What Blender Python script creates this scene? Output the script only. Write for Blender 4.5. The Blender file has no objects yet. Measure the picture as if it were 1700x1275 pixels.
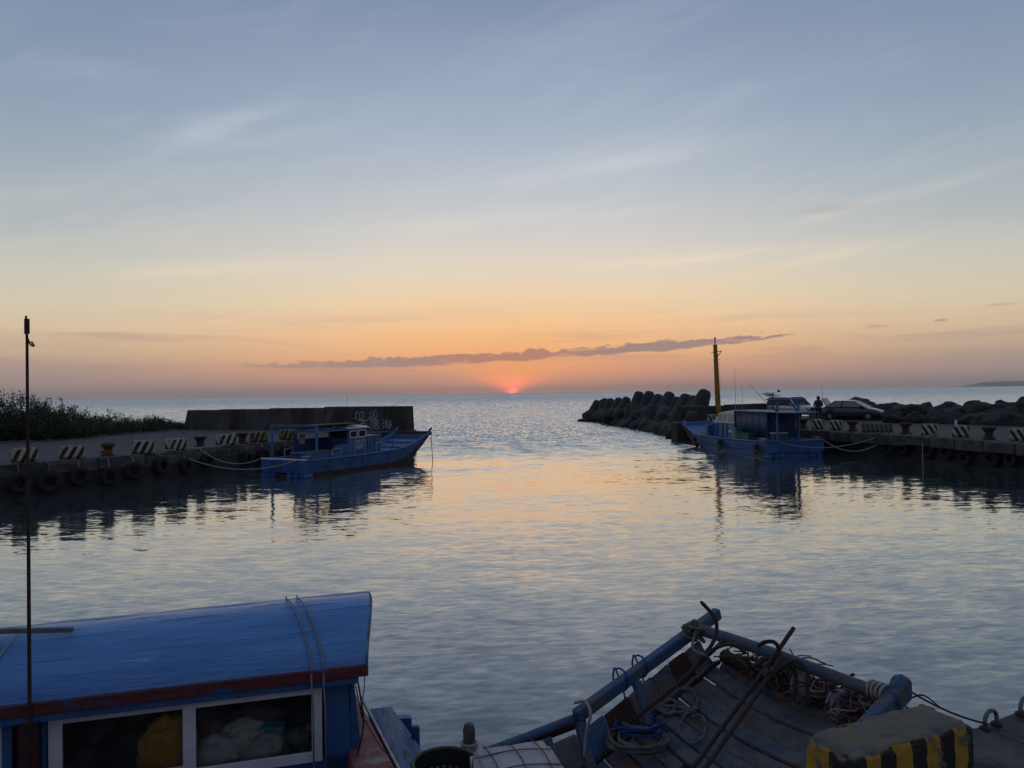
import bpy, bmesh, math, random
import numpy as np
from mathutils import Vector, Matrix, noise as mn
R = math.radians
sc = bpy.context.scene
col = sc.collection
random.seed(7)

# ------------------------------------------------------------------ camera
FPX, CAM_H = 1277.0, 3.5                     # focal length in photo pixels, eye height above the water
PITCH, ROLL = math.atan((652.7 - 637.5) / FPX), -math.atan(0.0146)
cam = bpy.data.cameras.new('camera'); cam_o = bpy.data.objects.new('camera', cam); col.objects.link(cam_o)
cam.sensor_fit = 'HORIZONTAL'; cam.sensor_width = 36.0; cam.lens = 36.0 * FPX / 1700.0
cam.clip_start = 0.1; cam.clip_end = 60000
cam_o.matrix_world = Matrix.Translation((0, 0, CAM_H)) @ Matrix.Rotation(math.pi / 2 + PITCH, 4, 'X') @ Matrix.Rotation(ROLL, 4, 'Z')
sc.camera = cam_o

# ------------------------------------------------------------------ sky
world = bpy.data.worlds.new('World'); sc.world = world; world.use_nodes = True
wt = world.node_tree
for n in list(wt.nodes): wt.nodes.remove(n)
class G:                                      # tiny node-expression helper
    def __init__(s, tree): s.t = tree
    def node(s, kind, **kw):
        n = s.t.nodes.new(kind)
        for k, v in kw.items(): setattr(n, k, v)
        return n
    def put(s, sock, v):
        if hasattr(v, 'is_linked') or isinstance(v, bpy.types.NodeSocket): s.t.links.new(v, sock)
        else: sock.default_value = v
    def m(s, op, a, b=0.0, c=None, clamp=False):
        n = s.node('ShaderNodeMath', operation=op, use_clamp=clamp)
        s.put(n.inputs[0], a); s.put(n.inputs[1], b)
        if c is not None: s.put(n.inputs[2], c)
        return n.outputs[0]
    def add(s, a, b): return s.m('ADD', a, b)
    def sub(s, a, b): return s.m('SUBTRACT', a, b)
    def mul(s, a, b): return s.m('MULTIPLY', a, b)
    def div(s, a, b): return s.m('DIVIDE', a, b)
    def smooth(s, v, lo, hi):
        n = s.node('ShaderNodeMapRange', interpolation_type='SMOOTHSTEP')
        s.put(n.inputs[0], v); s.put(n.inputs[1], lo); s.put(n.inputs[2], hi)
        n.inputs[3].default_value = 0; n.inputs[4].default_value = 1
        return n.outputs[0]
    def mix(s, f, a, b, blend='MIX'):
        n = s.node('ShaderNodeMix', data_type='RGBA', blend_type=blend)
        s.put(n.inputs[0], f)
        for i, v in ((6, a), (7, b)):
            if isinstance(v, tuple) and len(v) == 3: v = v + (1,)
            s.put(n.inputs[i], v)
        return n.outputs[2]
    def vec(s, x, y, z):
        n = s.node('ShaderNodeCombineXYZ'); s.put(n.inputs[0], x); s.put(n.inputs[1], y); s.put(n.inputs[2], z)
        return n.outputs[0]
    def noise(s, v, scale, detail=4, rough=0.55, dist=0.0, out=0):
        n = s.node('ShaderNodeTexNoise'); s.put(n.inputs['Vector'], v)
        s.put(n.inputs['Scale'], scale); n.inputs['Detail'].default_value = detail
        n.inputs['Roughness'].default_value = rough; n.inputs['Distortion'].default_value = dist
        return n.outputs[out]
    def ramp(s, f, stops, interp='LINEAR'):
        n = s.node('ShaderNodeValToRGB'); cr = n.color_ramp; cr.interpolation = interp
        while len(cr.elements) > 1: cr.elements.remove(cr.elements[-1])
        for i, (p, c) in enumerate(stops):
            e = cr.elements[0] if i == 0 else cr.elements.new(p)
            e.position = p; e.color = (*c, 1)
        s.put(n.inputs[0], f)
        return n.outputs[0]
def lin(*c):                                  # sRGB 0-255 -> linear
    return tuple((v / 255 / 12.92) if v / 255 <= 0.04045 else ((v / 255 + 0.055) / 1.055) ** 2.4 for v in c)

g = G(wt)
tc = g.node('ShaderNodeTexCoord'); nv = g.node('ShaderNodeVectorMath', operation='NORMALIZE')
wt.links.new(tc.outputs['Generated'], nv.inputs[0])
sx = g.node('ShaderNodeSeparateXYZ'); wt.links.new(nv.outputs[0], sx.inputs[0])
X, Y, Z = sx.outputs
DEG = 180 / math.pi
el = g.mul(g.m('ARCSINE', Z), DEG)             # elevation, degrees
az = g.mul(g.m('ARCTAN2', X, Y), DEG)          # azimuth from the setting sun, degrees
aaz = g.m('ABSOLUTE', az)
e01 = g.m('DIVIDE', g.m('MAXIMUM', el, 0.0), 90.0, clamp=True)
def er(*st): return [(e / 90.0, c) for e, c in st]
west = g.ramp(e01, er((0, lin(178, 136, 126)), (0.7, lin(200, 146, 128)), (1.6, lin(232, 164, 126)), (2.8, lin(249, 184, 130)),
    (4.0, lin(253, 197, 143)), (5.2, lin(252, 207, 159)), (7.0, lin(244, 217, 180)), (9.0, lin(231, 219, 200)), (11.2, lin(216, 213, 207)), (13.3, lin(202, 205, 208)),
    (15.4, lin(188, 197, 206)), (19.5, lin(166, 180, 200)), (23.4, lin(148, 164, 188)), (27, lin(131, 148, 174)), (40, lin(116, 133, 162)), (60, lin(106, 123, 152)), (90, lin(100, 117, 146))))
side = g.ramp(e01, er((0, lin(160, 142, 141)), (0.8, lin(166, 146, 141)), (2.0, lin(179, 157, 144)), (3.2, lin(207, 181, 153)),
    (4.6, lin(221, 199, 167)), (6.4, lin(216, 206, 182)), (8.6, lin(204, 203, 191)), (11.0, lin(183, 190, 191)), (13, lin(172, 183, 190)),
    (16, lin(157, 172, 187)), (19, lin(144, 161, 183)), (23, lin(132, 150, 175)), (28, lin(122, 141, 168)), (40, lin(110, 128, 158)), (60, lin(104, 121, 150)), (90, lin(100, 117, 146))))
east = g.ramp(e01, er((0, lin(116, 111, 124)), (4, lin(128, 118, 127)), (10, lin(122, 121, 138)), (25, lin(112, 121, 146)), (50, lin(106, 121, 150)), (90, lin(100, 117, 146))))
sky = g.mix(g.smooth(aaz, 4.0, 36.0), west, side)
sky = g.mix(g.smooth(aaz, 40.0, 135.0), sky, east)
# physical sky as the faint general light behind the matched gradient
nish = g.node('ShaderNodeTexSky', sky_type='NISHITA', sun_disc=False, sun_elevation=R(0.6), sun_rotation=0.0, altitude=3.0)
nsc = g.node('ShaderNodeVectorMath', operation='SCALE'); wt.links.new(nish.outputs[0], nsc.inputs[0]); nsc.inputs['Scale'].default_value = 0.05
sky = g.mix(0.03, sky, nsc.outputs[0])
# cirrus streaks
def rot(a, u, v):
    return g.add(g.mul(u, math.cos(a)), g.mul(v, math.sin(a))), g.sub(g.mul(v, math.cos(a)), g.mul(u, math.sin(a)))
wob = g.mul(g.sub(g.noise(g.vec(g.mul(az, 0.05), g.mul(el, 0.09), 3.1), 1.0, 3), 0.5), 5.0)
u1, v1 = rot(R(9), az, g.add(el, wob))
c1 = g.noise(g.vec(g.mul(u1, 0.035), g.mul(v1, 0.34), 0.0), 1.0, 7, 0.62, 0.6)
u2, v2 = rot(R(24), az, g.add(el, wob))
c2 = g.noise(g.vec(g.mul(u2, 0.05), g.mul(v2, 0.42), 7.7), 1.0, 7, 0.6, 0.5)
patch = g.smooth(g.noise(g.vec(g.mul(az, 0.045), g.mul(el, 0.08), 9.0), 1.0, 3), 0.36, 0.6)
cir = g.mul(g.smooth(g.add(g.mul(c1, 0.65), g.mul(c2, 0.35)), 0.45, 0.68), g.mul(patch, g.smooth(el, 2.0, 9.0)))
circ = g.ramp(e01, er((0, lin(225, 160, 130)), (5, lin(248, 200, 145)), (9, lin(240, 224, 198)), (14, lin(216, 217, 216)), (20, lin(192, 201, 214)), (27, lin(160, 175, 198)), (90, lin(110, 125, 150))))
cirf = g.mul(g.mul(cir, 0.32), g.sub(1.0, g.smooth(aaz, 60.0, 130.0)))
sky = g.mix(cirf, sky, circ)
for (a0, e0_, a1_, e1_, wd, st) in ((-12, 14.2, 22, 17.9, 0.75, .5), (-8, 15.6, 16, 18.6, 0.4, .3), (-27, 15.6, -13, 21.2, 0.7, .32), (2, 8.9, 26, 9.9, 0.3, .42), (-14, 11.8, 16, 13.4, 0.5, .28), (8, 6.6, 34, 10.6, 0.5, .34), (18, 11.2, 36, 13.6, 0.4, .28), (-30, 8.2, -10, 9.6, .5, .25), (-10, 6.6, 14, 7.4, .3, .3)):
    tt = g.div(g.sub(az, a0), float(a1_ - a0)); ec = g.add(g.add(e0_, g.mul(tt, float(e1_ - e0_))), g.mul(g.mul(tt, g.sub(1.0, tt)), 0.9))
    dd = g.div(g.add(g.sub(el, ec), g.mul(g.sub(c2, 0.5), 1.6)), wd)
    ms = g.mul(g.m('POWER', 2.71828, g.mul(g.mul(dd, dd), -1.0)), g.mul(g.smooth(tt, 0.0, 0.35), g.smooth(tt, 1.0, 0.6)))
    sky = g.mix(g.mul(ms, g.mul(st * 1.35, g.smooth(c1, 0.25, 0.6))), sky, circ)
# dusky grey veil low on the left, faint pink streaks
veil = g.mul(g.smooth(g.noise(g.vec(g.mul(az, 0.06), g.mul(el, 0.75), 4.0), 1.0, 5, 0.6, 0.4), 0.45, 0.7), g.mul(g.smooth(el, 7.5, 3.0), 0.5))
sky = g.mix(g.mul(veil, g.sub(1.0, g.smooth(aaz, 60.0, 120.0))), sky, lin(176, 146, 140))
# orange fan above the sun
w_ = g.add(g.mul(g.m('MAXIMUM', el, 0.0), 1.9), 0.3)
fan = g.m('POWER', 2.71828, g.mul(g.m('POWER', g.div(aaz, w_), 2.0), -0.8))
fan = g.mul(fan, g.m('POWER', 2.71828, g.mul(g.m('MAXIMUM', g.sub(el, 1.2), 0.0), -0.36)))
fanc = g.ramp(e01, er((0, (3.9, .62, .3)), (0.6, (1.9, .45, .19)), (1.5, (1.1, .4, .13)), (3.0, lin(252, 178, 104)), (6, lin(248, 205, 140))))
sky = g.mix(g.mul(fan, 0.93), sky, fanc)
halo = g.mul(g.m('POWER', 2.71828, g.mul(g.m('POWER', g.div(aaz, 9.0), 2.0), -1.0)), g.m('POWER', 2.71828, g.mul(g.m('MAXIMUM', el, 0.0), -0.3)))
sky = g.mix(g.mul(halo, g.sub(0.5, g.mul(fan, 0.5))), sky, (1.05, 0.42, 0.17))
# long bank of small dark clouds just above the sun
elc = g.add(g.add(2.66, g.mul(az, 0.042)), g.mul(g.mul(az, az), 0.0007))
dn = g.sub(el, elc)
lump = g.sub(g.noise(g.vec(g.mul(az, 0.6), g.mul(el, 1.7), 2.0), 1.0, 6, 0.62, 0.25), 0.5)
lump2 = g.sub(g.noise(g.vec(g.mul(az, 0.11), 0.0, 5.0), 1.0, 2), 0.5)
thick = g.mul(g.add(0.35, g.mul(lump2, 0.6)), g.mul(g.smooth(az, -25.0, -9.0), g.smooth(az, 22.5, 15.0)))
below = g.smooth(g.add(dn, g.mul(lump, 0.5)), g.mul(thick, -1.0), g.add(g.mul(thick, -1.0), 0.2))
above = g.smooth(g.add(dn, g.mul(lump, 1.6)), g.add(thick, 0.09), g.sub(thick, 0.05))
hole = g.smooth(g.noise(g.vec(g.mul(az, 0.35), g.mul(el, 2.4), 12.0), 1.0, 5, 0.62, 0.4), 0.3, 0.46)
bank = g.mul(g.mul(g.mul(below, above), g.smooth(thick, 0.03, 0.16)), g.add(0.35, g.mul(hole, 0.65)))
bankc = g.mix(g.smooth(aaz, 1.0, 9.0), lin(184, 128, 114), lin(154, 131, 131))
sky = g.mix(g.mul(bank, g.add(0.55, g.mul(g.smooth(az, -20.0, -3.0), 0.33))), sky, bankc)
for (ca, ce, wa, we, st) in ((25.5, 4.15, 1.0, 0.12, .3), (29.2, 4.35, 0.45, 0.1, .6), (22.6, 12.2, 2.8, 0.35, .16), (-2.0, 2.95, .5, .08, .5), (32.5, 5.1, 1.0, .1, .3)):
    d2 = g.add(g.m('POWER', g.div(g.sub(az, ca), wa), 2.0), g.m('POWER', g.div(g.add(g.sub(el, ce), g.mul(lump, 0.25)), we), 2.0))
    sky = g.mix(g.mul(g.smooth(d2, 1.0, 0.2), st), sky, lin(165, 140, 135))
# the sun's upper limb on the horizon
ds = g.m('SQRT', g.add(g.m('POWER', g.sub(az, 0.08), 2.0), g.m('POWER', g.sub(el, 0.12), 2.0)))
sky = g.mix(g.mul(g.smooth(ds, 0.27, 0.2), g.smooth(el, 0.06, 0.1)), sky, (4.4, 0.6, 0.3))
sky = g.mix(g.mul(g.smooth(g.m('ABSOLUTE', g.sub(ds, 0.235)), 0.035, 0.01), g.smooth(el, 0.06, 0.1)), sky, (5.2, 0.9, 0.5))
bg = g.node('ShaderNodeBackground'); wo = g.node('ShaderNodeOutputWorld')
wt.links.new(sky, bg.inputs[0]); bg.inputs[1].default_value = 1.0
wt.links.new(bg.outputs[0], wo.inputs[0])

# ------------------------------------------------------------------ sun, half under the horizon
sun = bpy.data.lights.new('sun', 'SUN'); sun.energy = 0.012; sun.angle = R(20.0); sun.color = (1.0, 0.42, 0.2)
sun_o = bpy.data.objects.new('sun', sun); col.objects.link(sun_o)
sun_o.rotation_euler = (R(90 - 1.5), 0, math.pi)       # lamp -Z travels from the western horizon (+Y) to the viewer
sc.view_settings.view_transform = 'Standard'; sc.view_settings.look = 'None'
sc.view_settings.exposure = 0.0; sc.view_settings.gamma = 1.0; sc.view_settings.use_curve_mapping = False
sc.cycles.use_denoising = True
world.cycles.sampling_method = 'MANUAL'; world.cycles.sample_map_resolution = 512
sc.cycles.max_bounces = 8; sc.cycles.diffuse_bounces = 3; sc.cycles.glossy_bounces = 4; sc.cycles.transmission_bounces = 6
sc.cycles.caustics_reflective = False; sc.cycles.caustics_refractive = False
sc.cycles.sample_clamp_indirect = 4.0

# ------------------------------------------------------------------ photo pixel -> place (with a plane or depth to stand on)
def ray(px, py):
    x, y = (px - 850) / FPX, (637.5 - py) / FPX
    c, s = math.cos(ROLL), math.sin(ROLL)
    x, y = c * x - s * y, s * x + c * y
    return Vector((x, math.cos(PITCH) - math.sin(PITCH) * y, math.sin(PITCH) + math.cos(PITCH) * y))
def at(px, py, z):
    r = ray(px, py); return Vector((0, 0, CAM_H)) + r * ((z - CAM_H) / r.z)
def at_depth(px, py, d):
    r = ray(px, py); return Vector((0, 0, CAM_H)) + r * (d / r.y)

# ------------------------------------------------------------------ materials
MATS = {}
def pm(name, c1, c2=None, scale=3.0, rough=0.8, bump=0.0, bscale=None, metal=0.0, lo=0.35, hi=0.65, c3=None, s3=1.0, lo3=0.55, hi3=0.7,
       stretch=(1, 1, 1), spec=0.5, detail=6, coat=0.0):
    if name in MATS: return MATS[name]
    m = bpy.data.materials.new(name); m.use_nodes = True; t = m.node_tree; q = G(t)
    b = t.nodes['Principled BSDF']
    tcn = q.node('ShaderNodeTexCoord'); mp = q.node('ShaderNodeMapping'); t.links.new(tcn.outputs['Object'], mp.inputs[0])
    oi = q.node('ShaderNodeObjectInfo')
    off = q.node('ShaderNodeVectorMath', operation='SCALE'); t.links.new(q.vec(oi.outputs['Random'], oi.outputs['Random'], oi.outputs['Random']), off.inputs[0]); off.inputs['Scale'].default_value = 37.0
    t.links.new(off.outputs[0], mp.inputs[1]); mp.inputs[3].default_value = stretch
    v = mp.outputs[0]
    colr = (*c1, 1)
    if c2 is not None:
        colr = q.mix(q.smooth(q.noise(v, scale, detail, 0.6), lo, hi), c1, c2)
    if c3 is not None:
        colr = q.mix(q.smooth(q.noise(v, s3, 8, 0.68, 0.3), lo3, hi3), colr, c3)
    q.put(b.inputs['Base Color'], colr)
    b.inputs['Roughness'].default_value = rough; b.inputs['Metallic'].default_value = metal
    b.inputs['Specular IOR Level'].default_value = spec
    b.inputs['Coat Weight'].default_value = coat
    if bump:
        bn = q.node('ShaderNodeBump'); bn.inputs['Strength'].default_value = min(1.0, bump); bn.inputs['Distance'].default_value = 0.02
        q.put(bn.inputs['Height'], q.noise(v, bscale or scale * 4, 6, 0.65)); t.links.new(bn.outputs[0], b.inputs['Normal'])
    MATS[name] = m
    return m

BLUE = (0.036, 0.13, 0.33)
M = dict(
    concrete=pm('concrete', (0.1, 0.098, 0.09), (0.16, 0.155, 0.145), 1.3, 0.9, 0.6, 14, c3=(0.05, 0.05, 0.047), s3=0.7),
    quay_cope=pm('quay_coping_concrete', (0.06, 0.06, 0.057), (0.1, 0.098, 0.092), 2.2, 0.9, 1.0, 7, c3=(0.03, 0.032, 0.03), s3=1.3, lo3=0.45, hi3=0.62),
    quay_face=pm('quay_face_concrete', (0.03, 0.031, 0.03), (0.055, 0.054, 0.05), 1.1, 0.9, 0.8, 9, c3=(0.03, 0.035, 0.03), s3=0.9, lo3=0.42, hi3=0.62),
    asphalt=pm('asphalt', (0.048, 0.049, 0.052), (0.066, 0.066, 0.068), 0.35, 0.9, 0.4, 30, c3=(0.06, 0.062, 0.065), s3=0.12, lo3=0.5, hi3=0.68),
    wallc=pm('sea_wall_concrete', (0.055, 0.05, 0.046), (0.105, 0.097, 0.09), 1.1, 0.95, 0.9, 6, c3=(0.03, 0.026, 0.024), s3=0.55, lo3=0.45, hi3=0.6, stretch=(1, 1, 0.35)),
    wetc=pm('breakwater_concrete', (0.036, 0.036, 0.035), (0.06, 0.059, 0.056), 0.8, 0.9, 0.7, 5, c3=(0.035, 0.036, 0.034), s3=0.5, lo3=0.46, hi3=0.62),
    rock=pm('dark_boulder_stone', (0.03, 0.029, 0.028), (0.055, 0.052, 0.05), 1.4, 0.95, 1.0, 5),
    rubber=pm('old_tyre_rubber', (0.01, 0.01, 0.01), (0.019, 0.0185, 0.018), 4, 0.85, 0.5, 20),
    rust=pm('rusty_iron', (0.06, 0.028, 0.018), (0.1, 0.045, 0.024), 6, 0.85, 0.6, 30),
    darkrust=pm('dark_rusty_iron', (0.028, 0.017, 0.014), (0.06, 0.03, 0.02), 9, 0.8, 0.7, 40),
    blue=pm('blue_boat_paint', BLUE, (0.02, 0.075, 0.2), 1.6, 0.5, 0.35, 7, c3=(0.05, 0.14, 0.3), s3=2.0),
    blue2=pm('lighter_blue_boat_paint', (0.045, 0.145, 0.34), (0.033, 0.115, 0.27), 1.6, 0.5, 0.25, 7),
    bluedk=pm('dark_blue_boat_paint', (0.008, 0.035, 0.14), (0.012, 0.05, 0.18), 2.0, 0.6, 0.2, 9),
    maroon=pm('maroon_bottom_paint', (0.07, 0.022, 0.021), (0.048, 0.02, 0.02), 2.5, 0.7, 0.4, 12),
    white=pm('white_boat_paint', (0.62, 0.63, 0.65), (0.5, 0.51, 0.53), 3, 0.55, 0.15, 12, c3=(0.3, 0.27, 0.24), s3=6, lo3=0.6, hi3=0.72),
    cream=pm('cream_curtain', (0.5, 0.46, 0.36), (0.42, 0.38, 0.3), 4, 0.8),
    green=pm('green_box_plastic', (0.018, 0.085, 0.075), (0.025, 0.11, 0.095), 3, 0.6),
    teal=pm('teal_plastic_box', (0.02, 0.16, 0.22), (0.03, 0.2, 0.26), 3, 0.45),
    tarp=pm('blue_tarpaulin', (0.004, 0.022, 0.08), (0.006, 0.03, 0.1), 1.5, 0.6, 0.7, 3, stretch=(1, 1, 0.3)),
    tube=pm('weathered_white_tube', (0.45, 0.46, 0.46), (0.3, 0.3, 0.29), 8, 0.5),
    rope=pm('pale_mooring_rope', (0.42, 0.4, 0.35), (0.3, 0.28, 0.24), 20, 0.9, 0.8, 60),
    ropegrey=pm('grey_green_rope', (0.22, 0.22, 0.19), (0.13, 0.13, 0.115), 22, 0.95, 1.0, 90),
    ropeblue=pm('blue_rope', (0.012, 0.05, 0.24), (0.02, 0.075, 0.32), 22, 0.85, 0.8, 90),
    black=pm('black_plastic', (0.012, 0.012, 0.013), (0.02, 0.02, 0.021), 5, 0.6),
    cable=pm('black_cable', (0.015, 0.015, 0.015), None, rough=0.6),
    yellowpole=pm('yellow_pole_paint', (0.42, 0.23, 0.02), (0.32, 0.16, 0.018), 1.5, 0.7, 0.3, 9, c3=(0.1, 0.05, 0.02), s3=1.8, lo3=0.58, hi3=0.7),
    land=pm('coastal_soil', (0.06, 0.055, 0.045), (0.09, 0.08, 0.065), 0.6, 0.95, 0.8, 4),
    cape=pm('far_headland_scrub', (0.09, 0.1, 0.08), (0.12, 0.115, 0.1), 0.004, 0.95),
)
def glass(name, tint=(0.02, 0.025, 0.03), alpha=0.0, rough=0.04):
    m = bpy.data.materials.new(name); m.use_nodes = True; b = m.node_tree.nodes['Principled BSDF']
    b.inputs['Base Color'].default_value = (*tint, 1); b.inputs['Roughness'].default_value = rough
    b.inputs['IOR'].default_value = 1.5
    if alpha: b.inputs['Transmission Weight'].default_value = alpha
    return m
M['carglass'] = glass('dark_car_glass', rough=.12); M['carglass'].node_tree.nodes['Principled BSDF'].inputs['IOR'].default_value = 1.25
M['carglass2'] = glass('pale_car_glass', (0.16, 0.19, 0.2))  # sky reflection on the sedan's side windows put into a pale base colour
def clear_glass():
    m = bpy.data.materials.new('window_glass'); m.use_nodes = True; t = m.node_tree; q = G(t)
    for n in list(t.nodes):
        if n.type == 'BSDF_PRINCIPLED': t.nodes.remove(n)
    out = [n for n in t.nodes if n.type == 'OUTPUT_MATERIAL'][0]
    tr = q.node('ShaderNodeBsdfTransparent'); tr.inputs[0].default_value = (0.9, 0.92, 0.9, 1)
    gl = q.node('ShaderNodeBsdfGlossy'); gl.inputs['Roughness'].default_value = 0.03
    fr = q.node('ShaderNodeFresnel'); fr.inputs[0].default_value = 1.5
    df = q.node('ShaderNodeBsdfDiffuse'); df.inputs[0].default_value = (0.5, 0.5, 0.48, 1); tcg = q.node('ShaderNodeTexCoord')
    m0 = q.node('ShaderNodeMixShader'); q.put(m0.inputs[0], q.mul(q.smooth(q.noise(tcg.outputs['Object'], 4.0, 8, 0.7, 0.5), 0.35, 0.75), 0.06)); t.links.new(tr.outputs[0], m0.inputs[1]); t.links.new(df.outputs[0], m0.inputs[2]); tr = m0
    mx = q.node('ShaderNodeMixShader'); t.links.new(fr.outputs[0], mx.inputs[0]); t.links.new(tr.outputs[0], mx.inputs[1]); t.links.new(gl.outputs[0], mx.inputs[2])
    t.links.new(mx.outputs[0], out.inputs[0])
    return m
M['clear'] = clear_glass()

def stripe_mat(name, light, dark, lean, freq, phase=0.0, axis_off=0.0, wear=0.62, worn=(0.2, 0.19, 0.17), top=None, scale=5.0):
    """painted hazard stripes in the block's own coordinates (x along the block, z up); top = paint left on the top face"""
    m = bpy.data.materials.new(name); m.use_nodes = True; t = m.node_tree; q = G(t); b = t.nodes['Principled BSDF']
    tcn = q.node('ShaderNodeTexCoord'); s = q.node('ShaderNodeSeparateXYZ'); t.links.new(tcn.outputs['Object'], s.inputs[0])
    oi = q.node('ShaderNodeObjectInfo')
    u = q.add(q.add(s.outputs[0], q.mul(s.outputs[1], 0.6)), q.mul(s.outputs[2], lean))
    wv = q.mul(q.sub(q.noise(tcn.outputs['Object'], 9.0, 3), 0.5), 0.02)
    f = q.m('FRACT', q.add(q.add(q.mul(q.add(u, wv), freq), phase), q.mul(oi.outputs['Random'], axis_off)))
    st = q.smooth(f, 0.47, 0.5)
    c = q.mix(st, light, dark)
    voff = q.node('ShaderNodeVectorMath', operation='ADD'); t.links.new(tcn.outputs['Object'], voff.inputs[0])
    t.links.new(q.vec(q.mul(oi.outputs['Random'], 31.0), 0.0, 0.0), voff.inputs[1])
    wn = q.noise(voff.outputs[0], scale, 9, 0.7, 0.3)
    c = q.mix(q.smooth(wn, wear, wear + 0.07), c, worn)
    geo = q.node('ShaderNodeNewGeometry'); gn = q.node('ShaderNodeSeparateXYZ'); t.links.new(geo.outputs['Normal'], gn.inputs[0])
    tp = q.smooth(gn.outputs[2], 0.6, 0.85)
    if top is not None:
        tcl = q.mix(q.smooth(q.noise(voff.outputs[0], 7.0, 8, 0.7), 0.42, 0.6), top[0], top[1])
        c = q.mix(tp, c, tcl)
    # rubbed edges
    c = q.mix(q.mul(q.smooth(geo.outputs['Pointiness'], 0.53, 0.6), 0.7), c, worn)
    q.put(b.inputs['Base Color'], c); b.inputs['Roughness'].default_value = 0.85
    bn = q.node('ShaderNodeBump'); bn.inputs['Strength'].default_value = 0.5; bn.inputs['Distance'].default_value = 0.01
    q.put(bn.inputs['Height'], q.add(q.noise(tcn.outputs['Object'], 40, 5, 0.7), q.mul(wn, 1.5))); t.links.new(bn.outputs[0], b.inputs['Normal'])
    return m
CREAM, YEL, BLK = (0.46, 0.415, 0.26), (0.36, 0.24, 0.03), (0.014, 0.014, 0.015)
TOPS = ((0.42, 0.41, 0.37), (0.26, 0.25, 0.23))
M['str_l'] = stripe_mat('stripes_rising_right', CREAM, BLK, -0.5, 3.3, 0.2, 0.25, 0.64, top=TOPS)
M['str_ly'] = stripe_mat('worn_yellow_stripes_rising_right', (0.26, 0.17, 0.04), BLK, -0.5, 3.3, 0.1, 0.4, 0.55, (0.08, 0.07, 0.06), top=TOPS)
M['str_r'] = stripe_mat('stripes_falling_right', CREAM, BLK, 0.55, 3.7, 0.0, 0.3, 0.64, top=TOPS)
M['str_grey'] = stripe_mat('faded_grey_vertical_stripes', (0.16, 0.16, 0.13), (0.05, 0.055, 0.05), 0.12, 4.6, 0, 0, 0.6, (0.12, 0.12, 0.11), top=((0.2, 0.2, 0.18), (0.14, 0.14, 0.13)))

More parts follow.
